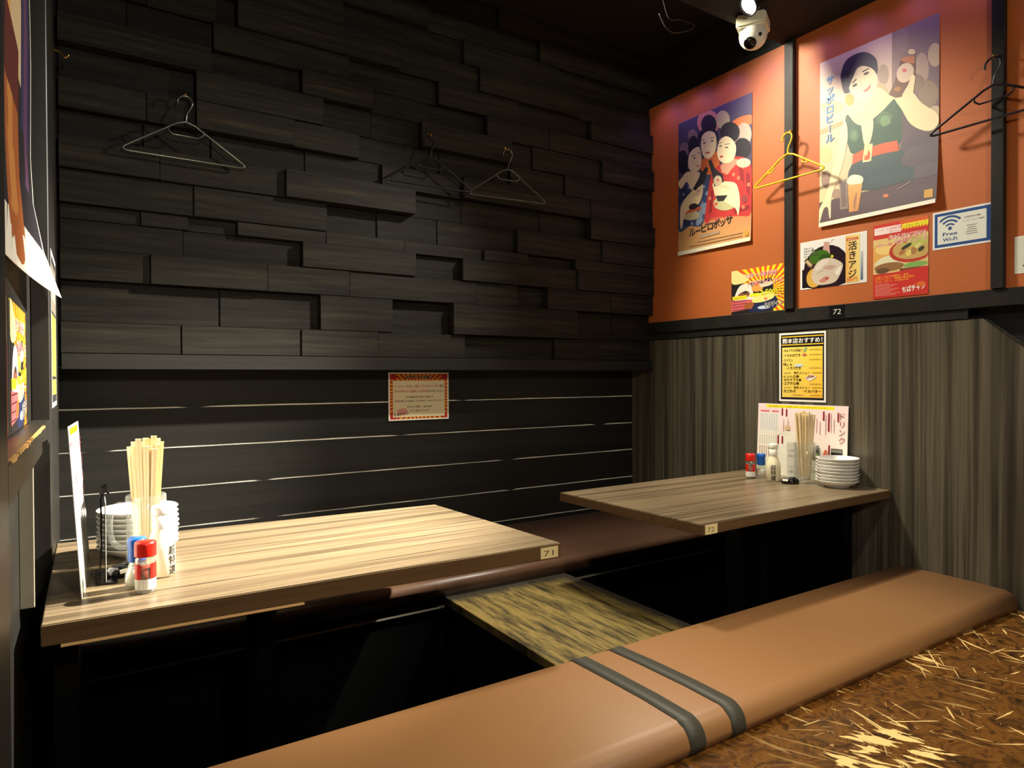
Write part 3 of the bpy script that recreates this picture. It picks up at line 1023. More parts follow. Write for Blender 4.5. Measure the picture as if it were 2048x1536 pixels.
def red_shaker(label, loc, ang):
    t = thing('chili_shaker', label, 'shaker', loc, ang)
    obj('jar', lathe_me([(0, 0), (0.0185, 0), (0.0200, 0.003), (0.0198, 0.070), (0.0165, 0.076), (0.0165, 0.084), (0.0150, 0.084), (0.0150, 0.076), (0.0183, 0.069), (0.0183, 0.006), (0, 0.005)], 28), 'clear_glass', t, smooth=True)
    obj('spice', lathe_me([(0, 0.0056), (0.0178, 0.0062), (0.0178, 0.052), (0, 0.053)], 24), 'chili', t, smooth=True)
    cap = obj('cap', lathe_me([(0, 0.076), (0.0208, 0.076), (0.0210, 0.078), (0.0208, 0.101), (0.0195, 0.106), (0.010, 0.108), (0, 0.1085)], 28), 'red_cap', t, smooth=True)
    # paper label round the front, red band over white
    bm = bmesh.new()
    def band(a0, a1, z0, z1, r):
        n = 10
        lo = [bm.verts.new((r * math.cos(a0 + (a1 - a0) * k / n), r * math.sin(a0 + (a1 - a0) * k / n), z0)) for k in range(n + 1)]
        hi = [bm.verts.new((r * math.cos(a0 + (a1 - a0) * k / n), r * math.sin(a0 + (a1 - a0) * k / n), z1)) for k in range(n + 1)]
        for k in range(n):
            bm.faces.new((lo[k], lo[k + 1], hi[k + 1], hi[k]))
    band(-2.2, 2.2, 0.008, 0.030, 0.0203)
    obj('paper_label', from_bm(bm), 'paper', t, smooth=True)
    bm = bmesh.new()
    band(-2.2, -0.45, 0.0302, 0.062, 0.0203)
    band(0.45, 2.2, 0.0302, 0.062, 0.0203)
    obj('red_label', from_bm(bm), 'red_cap', t, smooth=True)
    return t
def blue_shaker(label, loc, ang):
    t = thing('salt_shaker', label, 'shaker', loc, ang)
    obj('bottle', lathe_me([(0, 0), (0.018, 0), (0.0225, 0.004), (0.0248, 0.016), (0.0235, 0.030), (0.0180, 0.044), (0.0148, 0.054), (0.0148, 0.066), (0.0132, 0.066), (0.0132, 0.054), (0.0165, 0.043), (0.0218, 0.030), (0.0232, 0.016), (0.021, 0.006), (0, 0.004)], 28), 'clear_glass', t, smooth=True)
    obj('salt', lathe_me([(0, 0.0045), (0.0205, 0.0068), (0.0226, 0.016), (0.0212, 0.030), (0.0170, 0.040), (0, 0.042)], 24), 'salt', t, smooth=True)
    obj('cap', lathe_me([(0, 0.0565), (0.0172, 0.0565), (0.0176, 0.060), (0.0176, 0.088), (0.0184, 0.090), (0.0184, 0.103), (0.0165, 0.106), (0, 0.107)], 28), 'blue_cap', t, smooth=True)
    return t
def soy_bottle(label, loc, ang):
    t = thing('soy_bottle', label, 'bottle', loc, ang)
    obj('bottle', lathe_me([(0, 0), (0.027, 0), (0.0295, 0.003), (0.0298, 0.062), (0.0285, 0.072), (0.021, 0.094), (0.0172, 0.104), (0.0165, 0.112), (0.0165, 0.1395), (0.0, 0.1395)], 32), 'soy_cream', t, smooth=True)
    obj('neck_wrap', lathe_me([(0.0170, 0.108), (0.0176, 0.110), (0.0176, 0.140), (0.0166, 0.140)], 32), 'white_plastic', t, smooth=True)
    obj('cap', lathe_me([(0, 0.1398), (0.0185, 0.1398), (0.0192, 0.142), (0.0192, 0.155), (0.017, 0.159), (0, 0.160)], 32), 'white_plastic', t, smooth=True)
    # brushed characters running down the front
    p = Print(0.030, 0.072)
    p.text('超特選', 0.5, 0.97, 0.315, (42, 36, 28), offset=0.012, vertical=True)
    r = 0.0302
    o = p.build('lettering', '', '', lambda u, v, n: (r * math.cos((u - 0.015) / r) + n, r * math.sin((u - 0.015) / r), 0.002 + v), thick=0.0002, cuts=6)
    # keep only the lettering, drop the paper it was drawn on
    ink = o.children[0]
    ink.parent = t
    ink.location = o.location
    ink.name = 'brush_lettering'
    bpy.data.objects.remove(o)
    ink['label'] = 'black brushed characters'
    return t
def call_button(label, loc, ang, sz):
    t = thing('call_button', label, 'button', loc, ang)
    prof = [(0, 0), (0.040, 0), (0.043, 0.004), (0.043, 0.012), (0.038, 0.020), (0.026, 0.0235), (0, 0.024)]
    me = lathe_me(prof, 32)
    for v in me.vertices:
        v.co.x *= 0.92 * sz
        v.co.y *= 0.72 * sz
    obj('body', me, 'black_gloss', t, smooth=True)
    obj('push_pad', lathe_me([(0, 0.0235), (0.012, 0.0236), (0.0125, 0.0255), (0.010, 0.027), (0, 0.0275)], 24), 'black_plastic', t, (0.010, 0, 0), smooth=True)
    me = box_me(-0.034, -0.012, -0.0005, 0.0005, -0.0045, 0.0045)
    o = obj('paper_tag', me, 'paper', t, (0.006, -0.0285 * sz, 0.0165))
    o.rotation_euler = (0.9 - 1.57 + 0.35, 0, 0)
    return t

face_cam = lambda x, y: math.atan2(-y, -x)
red_shaker('red-capped chili jar at the front of the brightly lit left table', (0.096, 1.588, ZT + 0.0005), face_cam(.1, 1.6))
blue_shaker('blue-capped salt bottle behind the red-capped jar on the bright left table', (0.083, 1.634, ZT + 0.0005), 0)
soy_bottle('white sauce bottle beside the chopsticks on the bright left table', (0.134, 1.703, ZT + 0.0005), face_cam(.13, 1.68) + 0.9)
call_button('black call button beside the menu stand on the bright left table', (0.062, 1.752, ZT + 0.0005), math.radians(35), 0.9)
red_shaker('red-capped chili jar on the far corner of the table by the brown panelling', (2.450, 1.893, ZT + 0.0005), face_cam(2.45, 1.9))
blue_shaker('blue-capped salt bottle beside the white sauce bottle on the table by the brown panelling', (2.496, 1.872, ZT + 0.0005), 0)
soy_bottle('white sauce bottle with brushed characters on the table by the brown panelling', (2.462, 1.786, ZT + 0.0005), face_cam(2.45, 1.78))
call_button('black call button in front of the note card on the table by the brown panelling', (2.462, 1.706, ZT + 0.0005), math.radians(-58), 0.9)

# black menu stand on table 71
ms = thing('menu_stand', 'slim black menu stand with a bent top beside the narrow pink menu', 'stand', (0.018, 1.74, ZT + 0.0005))
obj('foot', box_me(-0.012, 0.030, -0.055, 0.075, 0.0, 0.004, 0.001), 'black_gloss', ms)
pts = [(-0.004, 0.004), (0.000, 0.060), (0.001, 0.150), (0.000, 0.186), (0.004, 0.198), (0.011, 0.202), (0.015, 0.196)]
bm = bmesh.new()
rows = []
for (x, z) in pts:
    rows.append([bm.verts.new((x - 0.0015, -0.05, z)), bm.verts.new((x - 0.0015, 0.07, z)), bm.verts.new((x + 0.0015, 0.07, z)), bm.verts.new((x + 0.0015, -0.05, z))])
for a, c in zip(rows, rows[1:]):
    for k in range(4):
        bm.faces.new((a[k], a[(k + 1) % 4], c[(k + 1) % 4], c[k]))
bm.faces.new(rows[0]); bm.faces.new(rows[-1][::-1])
obj('back_sheet', from_bm(bm), 'black_gloss', ms)
obj('card', box_me(0.0085, 0.0098, -0.048, 0.066, 0.0042, 0.176), 'paper', ms)

# ---------------------------------------------------------------- dome camera and spotlight on the soffit
sc_ = thing('security_camera', 'white dome security camera with a black lens under the soffit', 'camera', (2.345, 1.800, Z_SOFFIT), math.radians(28))
sc_.scale = (1.18, 1.18, 1.18)
bm = bmesh.new()
add_box(bm, -0.050, 0.050, -0.050, 0.050, -0.046, -0.0005)
bmesh.ops.bevel(bm, geom=bm.edges[:], offset=0.006, segments=2, affect='EDGES')
obj('housing', from_bm(bm), 'cream_plastic', sc_)
bm = bmesh.new()
bmesh.ops.create_uvsphere(bm, u_segments=28, v_segments=18, radius=0.0475)
obj('dome', from_bm(bm), 'white_plastic', sc_, (0, 0, -0.062), smooth=True)
aim = (Vector((-2.33, -1.80, 0.72 - 2.2))).normalized()
aim = Matrix.Rotation(-math.radians(28), 3, 'Z') @ (aim + Vector((0.02, 0.0, -0.12))).normalized()
side = Vector((0, 0, 1)).cross(aim).normalized()
upv = aim.cross(side)
def disc(name, c, nrm, r, h, mat):
    me = lathe_me([(0, 0), (r, 0), (r, h), (r * 0.85, h + 0.002), (0, h + 0.003)], 24)
    q = nrm.to_track_quat('Z', 'Y').to_matrix().to_4x4()
    me.transform(q)
    return obj(name, me, mat, sc_, c, smooth=True)
dl = (aim * 0.92 + upv * -0.34 + side * -0.22).normalized()
disc('lens', Vector((0, 0, -0.062)) + dl * 0.0440, dl, 0.0215, 0.004, 'black_gloss')
dl2 = (aim * 0.86 + upv * 0.16 + side * 0.48).normalized()
disc('sensor', Vector((0, 0, -0.062)) + dl2 * 0.0462, dl2, 0.0065, 0.001, 'black_plastic')

def ceiling_spot(label, loc, target, energy, spill, color, size, blend):
    t = thing('ceiling_spotlight', label, 'lamp', (loc[0], loc[1], Z_SOFFIT))
    d = (Vector(target) - Vector(loc)).normalized()
    rel = Vector(loc) - t.location
    obj('stem', tube_me([(0, 0, -0.0005), (0, 0, rel.z + 0.03), rel - d * 0.03], 0.008, 10), 'black_metal', t, smooth=True)
    me = lathe_me([(0, -0.075), (0.022, -0.075), (0.028, -0.068), (0.036, -0.02), (0.040, 0.010), (0.036, 0.010), (0.033, 0.000), (0, -0.004)], 28)
    q = d.to_track_quat('Z', 'Y').to_matrix().to_4x4()
    me.transform(q)
    obj('lamp_body', me, 'black_metal', t, rel, smooth=True)
    me = lathe_me([(0.0, 0.006), (0.020, 0.005), (0.0325, 0.001), (0.0325, 0.0), (0, 0.0)], 28)
    me.transform(q)
    obj('lamp_lens', me, 'lamp_face', t, rel, smooth=True)
    for nm, e, sz in (('lamp_beam', energy, size), ('lamp_spill', spill, 86)):
        l = spot(nm, (0, 0, 0), (0, 0, -1), e, color, sz, blend, 0.03)
        l.parent = t
        l.location = rel + d * 0.025
        l.rotation_euler = d.to_track_quat('-Z', 'Y').to_euler()
    return t
ceiling_spot('glowing round spotlight at the top edge above the dome camera', (2.13, 1.652, 2.212), (0.18, 2.12, 0.40), 1900, 185, (1.0, 0.94, 0.80), 46, 1.0)

# loop of loose wire hanging from the upper ceiling
o = obj('wire_loop', tube_me(smooth_curve([(2.104, 2.1, 2.378), (2.146, 2.1, 2.329), (2.202, 2.1, 2.32), (2.297, 2.1, 2.36), (2.323, 2.1, 2.39), (2.233, 2.1, 2.387), (2.156, 2.1, 2.382), (2.0940000000000003, 2.1, 2.5595)], 6, False), 0.0024, 6), 'brown_cable', smooth=True)
tag(o, 'loose loop of thin cable hanging from the dark ceiling', 'cable')

# ---------------------------------------------------------------- posters and notices
def quad_warp(w, h, tl, tr, bl, br):
    """artwork drawn on a slanted sheet: x runs left to right, y down"""
    def f(x, y):
        s = (x - (tl[0] + bl[0]) / 2) / ((tr[0] + br[0]) / 2 - (tl[0] + bl[0]) / 2)
        yt = tl[1] + (tr[1] - tl[1]) * s
        yb = bl[1] + (br[1] - bl[1]) * s
        return s * w, (yb - y) / (yb - yt) * h
    return f

CREAM = (240, 222, 178)
# --- large beer poster: a woman in a green dress raising a bottle
w, h = 0.472, 0.700
p = Print(w, h, quad_warp(w, h, (70, 355), (868, 18), (66, 1455), (856, 1297)))
p.poly([(60, 360), (580, 130), (580, 1400), (60, 1460)], [(214, 186, 170), (206, 176, 170), (214, 190, 150), (236, 214, 160)])
p.poly([(575, 130), (880, 0), (880, 1300), (575, 1400)], [(150, 124, 122), (126, 104, 116), (110, 90, 96), (140, 116, 108)])
for c in [(640, 190, 40, 90, (150, 126, 126)), (760, 390, 42, 110, (176, 150, 138)), (838, 300, 42, 80, (190, 166, 144)), (800, 560, 60, 90, (150, 128, 112)), (720, 480, 60, 60, (142, 120, 110)), (840, 690, 40, 50, (196, 174, 148)), (520, 420, 36, 70, (170, 146, 130)), (110, 960, 50, 60, (226, 196, 140)), (160, 640, 90, 40, (206, 178, 136)), (120, 1130, 40, 60, (160, 130, 116)), (200, 1230, 36, 40, (170, 140, 120))]:
    p.ell(*c[:4], c[4])
p.poly([(60, 800), (240, 730), (240, 760), (60, 840)], (190, 160, 120))
p.poly([(60, 1290), (400, 1210), (880, 1100), (880, 1300), (60, 1460)], [(100, 78, 84), (92, 72, 82), (86, 66, 78), (80, 62, 76), (96, 74, 80)])
p.blob([(470, 500), (520, 480), (560, 560), (480, 560)], (190, 172, 132))
p.blob([(230, 480), (225, 420), (260, 330), (330, 282), (400, 268), (460, 298), (480, 345), (474, 420), (380, 430), (320, 520), (290, 540), (250, 545)], (52, 46, 66))
p.ell(288, 590, 32, 40, (226, 160, 70))
p.blob([(340, 560), (470, 500), (560, 556), (595, 580), (520, 680), (450, 735), (400, 770), (330, 745), (282, 690), (320, 620)], (232, 216, 170))
p.blob([(305, 440), (330, 390), (375, 362), (430, 372), (466, 402), (480, 455), (470, 520), (440, 562), (395, 592), (345, 578), (305, 552), (286, 515), (290, 475)], (246, 228, 186))
p.blob([(300, 470), (330, 400), (345, 372), (300, 400), (270, 470), (280, 515)], (52, 46, 66))
p.line((308, 478), (338, 450), 8, (70, 52, 56)); p.line((378, 402), (424, 378), 8, (70, 52, 56))
p.ell(326, 492, 20, 9, (84, 66, 72), -0.5); p.ell(406, 412, 20, 9, (84, 66, 72), -0.4)
p.line((368, 470), (376, 492), 4, (206, 170, 130))
p.blob([(382, 530), (408, 516), (434, 484), (430, 512), (406, 534)], (206, 104, 84))
p.blob([(276, 690), (258, 740), (264, 840), (284, 910), (320, 955), (470, 930), (630, 880), (668, 780), (636, 640), (600, 580), (520, 660), (450, 720), (400, 762), (330, 748)], (62, 92, 78))
p.ell(535, 735, 58, 66, (82, 114, 88)); p.ell(535, 735, 34, 40, (112, 146, 104)); p.ell(322, 830, 36, 46, (82, 114, 88)); p.ell(322, 830, 20, 28, (104, 138, 104))
p.poly([(640, 660), (690, 752), (760, 800), (822, 806), (866, 780), (866, 1105), (700, 1140), (660, 1080), (630, 960), (640, 860)], (98, 86, 96))
p.poly([(316, 1010), (286, 1070), (278, 1120), (300, 1180), (380, 1205), (480, 1195), (600, 1165), (720, 1130), (730, 1020), (690, 950), (620, 925), (450, 965)], (66, 82, 88))
p.blob([(376, 735), (446, 712), (452, 790), (430, 880), (396, 892), (380, 820)], (238, 224, 182))
p.poly([(312, 962), (400, 918), (530, 880), (612, 866), (626, 936), (530, 952), (400, 985), (312, 1026)], (212, 98, 62))
p.poly([(396, 890), (452, 884), (442, 1004), (382, 1012)], (236, 214, 160)); p.poly([(404, 902), (440, 897), (432, 990), (394, 998)], (206, 100, 66))
p.blob([(258, 735), (276, 800), (270, 900), (232, 1060), (164, 1240), (160, 1380), (148, 1384), (136, 1320), (104, 1330), (74, 1424), (66, 1400), (70, 1330), (120, 1240), (160, 1080), (205, 900), (226, 800)], (244, 224, 180), 3)
p.blob([(592, 576), (660, 560), (706, 545), (764, 622), (850, 690), (860, 760), (822, 806), (760, 800), (690, 752), (640, 660)], (242, 222, 178))
p.poly([(556, 556), (590, 480), (630, 330), (690, 300), (722, 330), (722, 440), (650, 572), (600, 580)], (116, 76, 66))
p.poly([(632, 330), (648, 306), (716, 300), (720, 350), (690, 350)], (190, 120, 80))
p.ell(660, 412, 52, 68, (216, 190, 166), 0.35); p.ell(656, 396, 15, 13, (216, 104, 116)); p.ell(700, 272, 22, 18, (224, 198, 164))
p.ell(612, 520, 20, 16, (170, 116, 56))
p.blob([(640, 570), (680, 490), (700, 430), (722, 440), (716, 500), (704, 560), (660, 600)], (240, 218, 172))
p.poly([(218, 1140), (276, 1122), (288, 1326), (230, 1332)], (150, 132, 124)); p.poly([(228, 1150), (266, 1140), (276, 1312), (240, 1318)], (122, 102, 100))
p.poly([(278, 1130), (388, 1110), (380, 1200), (362, 1340), (296, 1350)], [(226, 170, 100), (230, 180, 110), (220, 160, 90), (206, 140, 80), (214, 150, 86)])
p.poly([(330, 1180), (352, 1176), (344, 1330), (326, 1334)], (170, 120, 90))
p.blob([(274, 1136), (300, 1102), (350, 1096), (388, 1114), (382, 1150), (330, 1162), (286, 1160)], (246, 236, 206))
p.ell(548, 1240, 20, 12, (214, 120, 80)); p.line((620, 1200), (700, 1150), 7, (150, 130, 126))
p.poly([(788, 1210), (840, 1200), (842, 1258), (790, 1264)], (210, 156, 66))
p.poly([(66, 1427), (858, 1270), (858, 1300), (66, 1457)], (240, 234, 214))
p.text('サッポロビール', 0.098, 0.905, 0.058, (66, 132, 190), vertical=True, offset=0.025)
def curl(y0, z0, base, amp, lift_u):
    def f(u, v, n):
        t = max(0.0, 1 - v / 0.34)
        s = 0.35 + 0.65 * (u / 0.47 if lift_u > 0 else 1 - u / 0.47)
        return (XW + 0.0035 - base - n - amp * t * t * s, y0 - u, z0 + v)
    return f
p.build('beer_poster', 'large vintage beer poster of a woman in green raising a bottle', 'poster', curl(1.692, 1.434, 0.002, 0.020, 1), cuts=9)

# --- smaller beer poster: three women in kimono
w, h = 0.463, 0.700
p = Print(w, h, quad_warp(w, h, (70, 325), (705, 65), (70, 1460), (705, 1330)))
p.poly([(60, 1100), (720, 1000), (720, 1400), (60, 1470)], [(196, 140, 90), (200, 120, 84), (212, 164, 100), (206, 158, 100)])
p.poly([(60, 330), (720, 50), (720, 1040), (60, 1180)], [(66, 62, 82), (84, 72, 104), (60, 50, 62), (64, 60, 74)])
p.blob([(330, 960), (720, 900), (720, 1110), (560, 1150), (330, 1190)], (198, 84, 66))
p.ell(345, 310, 100, 105, (204, 132, 118)); p.ell(470, 290, 58, 80, (186, 168, 136)); p.ell(130, 545, 50, 62, (122, 102, 100)); p.ell(205, 425, 44, 56, (134, 112, 104))
p.ell(640, 310, 110, 46, (216, 116, 62), -0.3); p.ell(640, 420, 62, 100, (198, 168, 150)); p.ell(600, 500, 34, 60, (150, 136, 130))
for c in [(212, 520, 50, 96), (112, 650, 52, 100), (350, 330, 68, 86), (346, 440, 92, 84), (528, 400, 82, 90), (630, 540, 70, 90)]:
    p.ell(*c, (34, 30, 38))
p.blob([(66, 870), (150, 800), (200, 890), (330, 700), (345, 900), (300, 1180), (180, 1200), (66, 1240)], (62, 72, 108))
p.blob([(240, 1190), (262, 1060), (330, 900), (345, 960), (300, 1150)], (136, 152, 176))
p.poly([(66, 960), (190, 900), (196, 930), (66, 1010)], (40, 48, 82))
p.blob([(280, 640), (340, 600), (430, 560), (436, 700), (350, 760), (280, 720)], (206, 104, 52))
p.blob([(420, 690), (480, 660), (590, 606), (700, 690), (706, 1080), (600, 1115), (400, 1120), (318, 1160), (345, 900), (372, 760)], (190, 52, 50))
for q in [[(600, 700), (640, 720), (650, 900), (620, 860)], [(660, 740), (690, 760), (690, 960), (664, 900)], [(372, 900), (392, 880), (380, 1080), (350, 1100)], [(560, 1060), (690, 1020), (690, 1060), (570, 1100)]]:
    p.poly(q, (142, 34, 40))
for q in [(560, 760), (600, 790), (470, 730), (680, 850), (360, 960), (640, 1040)]:
    p.ell(*q, 13, 17, (212, 124, 92))
for q in [[(90, 900), (130, 860), (150, 900), (110, 950)], [(230, 960), (262, 930), (256, 1040), (232, 1060)], [(120, 1150), (180, 1130), (180, 1190), (130, 1210)]]:
    p.poly(q, (40, 46, 76))
for q in [(120, 930), (170, 870), (290, 800), (310, 860), (200, 1180)]:
    p.ell(*q, 9, 12, (150, 164, 186))
p.blob([(450, 690), (530, 630), (600, 640), (540, 720), (500, 760)], (208, 150, 120))
p.blob([(66, 840), (100, 790), (160, 735), (270, 740), (240, 830), (196, 892), (150, 820), (100, 880)], (238, 214, 168))
p.blob([(170, 600), (205, 545), (262, 520), (284, 590), (284, 660), (262, 720), (200, 730), (165, 690)], (240, 216, 172)); p.blob([(282, 470), (300, 415), (350, 385), (400, 400), (418, 460), (412, 540), (380, 600), (342, 622), (305, 600), (284, 540)], (242, 220, 176)); p.blob([(428, 520), (450, 460), (500, 432), (550, 460), (580, 520), (572, 600), (540, 650), (480, 660), (440, 630), (424, 580)], (244, 222, 180))
for c in [(312, 486, 15, 5), (380, 470, 15, 5), (452, 514, 12, 5), (504, 528, 14, 5), (222, 616, 12, 5), (264, 572, 9, 4)]:
    p.ell(*c, (60, 44, 46))
for c in [(300, 462), (380, 444), (446, 490), (510, 500), (214, 596)]:
    p.line((c[0] - 20, c[1] + 3), (c[0] + 18, c[1] - 5), 5, (84, 64, 60))
p.ell(342, 570, 22, 7, (192, 84, 70), -0.15); p.ell(460, 605, 15, 9, (186, 70, 62)); p.ell(254, 684, 13, 6, (186, 80, 66), -0.4)
p.ell(490, 1005, 98, 62, (190, 184, 138)); p.poly([(400, 1000), (590, 970), (590, 996), (400, 1026)], (206, 98, 66))
p.ell(180, 1105, 92, 46, (190, 176, 140)); p.poly([(100, 1080), (280, 1030), (284, 1056), (104, 1110)], (204, 96, 66))
p.blob([(88, 1090), (120, 985), (270, 838), (302, 880), (274, 990), (230, 1030), (140, 1090), (100, 1232)], (240, 216, 170))
p.blob([(398, 826), (560, 826), (602, 900), (614, 1010), (600, 1112), (578, 1050), (480, 985), (420, 960), (394, 890)], (242, 220, 176))
p.ell(640, 664, 56, 40, (238, 212, 170)); p.line((600, 690), (625, 640), 6, (206, 170, 130)); p.line((640, 712), (660, 650), 6, (206, 170, 130))
p.poly([(208, 884), (290, 740), (328, 690), (346, 702), (318, 800), (250, 900)], (46, 42, 46)); p.ell(212, 1032, 42, 26, (44, 40, 44), -0.3)
p.poly([(348, 640), (372, 628), (406, 706), (470, 756), (482, 820), (400, 862), (384, 770)], (46, 42, 46)); p.poly([(412, 940), (514, 936), (480, 986), (430, 988)], (44, 40, 44))
p.ell(266, 900, 28, 48, (216, 190, 156), 0.5); p.ell(262, 898, 9, 9, (206, 90, 100)); p.ell(430, 812, 36, 46, (206, 186, 150)); p.ell(432, 806, 11, 10, (206, 90, 100))
p.ell(650, 970, 26, 34, (150, 60, 60))
for k in range(3):
    p.line((452 + k * 26, 868 + k * 6), (500 + k * 18, 850 + k * 10), 5, (206, 168, 128)); p.line((205 + k * 18, 945 - k * 16), (240 + k * 12, 930 - k * 18), 5, (206, 168, 128))
for i, ch in enumerate('ルービロポッサ'):
    x, y = 205 + i * 54, 1282 - i * 17.5
    u, v = p.warp(x, y)
    if ch == 'ー':
        p.poly([(x - 24, y - 22), (x + 22, y - 36), (x + 22, y - 26), (x - 24, y - 12)], (50, 40, 38)); continue
    p.text(ch, u / w, v / h, 0.066, (50, 40, 38), align='c', offset=0.018)
p.poly([(275, 1282), (450, 1236), (450, 1262), (275, 1308)], (176, 146, 118))
for k, (a, b_) in enumerate([(250, 640), (180, 640), (180, 560)]):
    p.line((a, 1352 + k * 26 - (a - 180) * 0.2), (b_, 1352 + k * 26 - (b_ - 180) * 0.2), 7, (172, 132, 92))
p.ell(672, 1266, 18, 24, (204, 150, 60))
p.poly([(60, 1428), (720, 1296), (720, 1330), (60, 1462)], (234, 226, 196))
p.build('beer_poster', 'smaller vintage beer poster of three women in kimono', 'poster', curl(2.500, 1.438, 0.002, 0.010, 1), cuts=9)

# --- sunburst helper
def sunburst(p, cx, cy, base, ray, n, r=2.0, a0=0.0):
    p.rect((0, 0), (1, 1), base)
    for k in range(n):
        a = a0 + 2 * math.pi * k / n
        b = a + math.pi / n
        pts = [(cx, cy)]
        for t in (a, (a + b) / 2, b):
            pts.append((cx + r * math.cos(t), cy + r * math.sin(t)))
        # clip the ray against the sheet by cutting at the border
        out = [pts[0]]
        for q in pts[1:]:
            dx, dy = q[0] - cx, q[1] - cy
            s = 1.0
            for d, c, lo, hi in ((dx, cx, 0, 1), (dy, cy, 0, 1)):
                if d > 1e-9:
                    s = min(s, (hi - c) / d)
                elif d < -1e-9:
                    s = min(s, (lo - c) / d)
            out.append((cx + dx * s, cy + dy * s))
        p.poly(out, ray)

def outlined(p, s, x, y, size, col, edge, width=None, align='l', rot=0.0, fat=0.05):
    p.text(s, x, y, size, edge, width=width, offset=fat, align=align, rot=rot)
    p.text(s, x, y, size, col, width=width, offset=0.012, align=align, rot=rot)

RED = (206, 38, 30); YEL = (250, 226, 30); PINK = (224, 84, 92); WHITE = (246, 244, 236); INK = (34, 30, 30)
def logo(p, x, y, s, col, wd, edge=None):
    if edge:
        p.text('ちばチャン', x, y, s, edge, width=wd, offset=0.07, rot=0.10)
    p.text('ちばチャン', x, y, s, col, width=wd, offset=0.03, rot=0.10)

# --- light course flyer, 2,500 yen
def course_flyer(w, h):
    p = Print(w, h)
    sunburst(p, 0.62, 0.45, YEL, (222, 92, 30), 34)
    p.poly([(0, 0), (0.78, 0), (0.78, 0.62), (0.74, 0.74), (0.50, 0.68), (0.25, 0.66), (0, 0.80)], (26, 22, 26))
    p.blob([(0.0, 0.98), (0.10, 0.99), (0.22, 0.90), (0.34, 0.84), (0.30, 0.72), (0.10, 0.68), (0.0, 0.74)], (238, 226, 150))
    p.blob([(0.06, 0.30), (0.10, 0.52), (0.20, 0.66), (0.36, 0.64), (0.42, 0.45), (0.44, 0.25), (0.2, 0.2)], (236, 230, 214))
    p.ell(0.24, 0.42, 0.12, 0.08, (134, 84, 60), 0.3); p.ell(0.27, 0.48, 0.05, 0.03, (60, 40, 36))
    p.ell(0.50, 0.55, 0.11, 0.09, (226, 160, 70), 0.2); p.ell(0.66, 0.60, 0.13, 0.05, (220, 210, 180), 0.15)
    p.blob([(0.36, 0.02), (0.38, 0.22), (0.55, 0.34), (0.80, 0.34), (0.86, 0.16), (0.75, 0.04)], (24, 34, 74))
    p.blob([(0.40, 0.24), (0.50, 0.40), (0.72, 0.44), (0.80, 0.30), (0.60, 0.22)], (240, 226, 130)); p.ell(0.62, 0.10, 0.12, 0.04, (190, 206, 226)); p.ell(0.65, 0.28, 0.03, 0.03, (224, 110, 120))
    p.poly([(0.0, 0.06), (0.40, 0.10), (0.40, 0.30), (0.0, 0.32)], (212, 96, 100))
    for k in range(4):
        p.line((0.02, 0.09 + k * 0.065), (0.34, 0.10 + k * 0.065), 0.012, (60, 30, 34))
    p.ell(0.34, 0.17, 0.10, 0.07, (160, 90, 44), 0.4)
    p.rect((0.02, 0.33), (0.30, 0.41), (248, 232, 30)); p.text('４名様より承ります', 0.03, 0.345, 0.05, INK, width=0.25)
    p.rect((0.36, 0.36), (0.53, 0.43), (248, 232, 30))
    outlined(p, 'ちばチャン熊本店限定', 0.28, 0.80, 0.105, PINK, WHITE, width=0.58, rot=0.0)
    outlined(p, 'バカ盛りライトコース', 0.32, 0.61, 0.13, PINK, WHITE, width=0.64)
    outlined(p, '2,500円', 0.55, 0.38, 0.15, (250, 240, 40), (120, 110, 20), width=0.40, fat=0.04)
    p.line((0.55, 0.33), (0.92, 0.34), 0.02, (236, 226, 120))
    logo(p, 0.63, 0.08, 0.13, INK, 0.33, WHITE)
    return p
course_flyer(0.299, 0.211).build('course_flyer', 'yellow sunburst flyer for the 2,500 yen course under the smaller beer poster', 'flyer', on_right(2.156, 1.098 + 0.0, XW + 0.0035))

# --- live horse mackerel sheet
p = Print(0.297, 0.207)
p.rect((0.03, 0.03), (0.97, 0.97), (238, 236, 234))
p.ell(0.40, 0.32, 0.34, 0.50, (34, 26, 32)); p.poly([(0.03, 0.03), (0.70, 0.03), (0.70, 0.42), (0.03, 0.42)], (34, 28, 36))
p.ell(0.40, 0.40, 0.345, 0.46, (44, 30, 38))
p.poly([(0.18, 0.80), (0.20, 0.86), (0.27, 0.66), (0.22, 0.64)], (136, 140, 124))
p.poly([(0.34, 0.66), (0.38, 0.93), (0.45, 0.92), (0.47, 0.64)], (206, 160, 150)); p.line((0.44, 0.86), (0.53, 0.96), 0.012, (204, 160, 150))
p.ell(0.30, 0.64, 0.16, 0.14, (70, 110, 36), 0.25); p.ell(0.40, 0.60, 0.10, 0.09, (52, 86, 34)); p.ell(0.50, 0.61, 0.02, 0.03, (226, 214, 60))
p.poly([(0.06, 0.60), (0.10, 0.66), (0.22, 0.50), (0.18, 0.42), (0.12, 0.48)], (110, 84, 60)); p.poly([(0.08, 0.59), (0.12, 0.61), (0.19, 0.50), (0.16, 0.46)], (206, 188, 140))
p.ell(0.22, 0.22, 0.12, 0.20, (218, 172, 80))
p.blob([(0.18, 0.28), (0.24, 0.48), (0.34, 0.58), (0.48, 0.58), (0.60, 0.50), (0.66, 0.40), (0.62, 0.22), (0.54, 0.08), (0.38, 0.05), (0.26, 0.08), (0.20, 0.18)], (214, 198, 182))
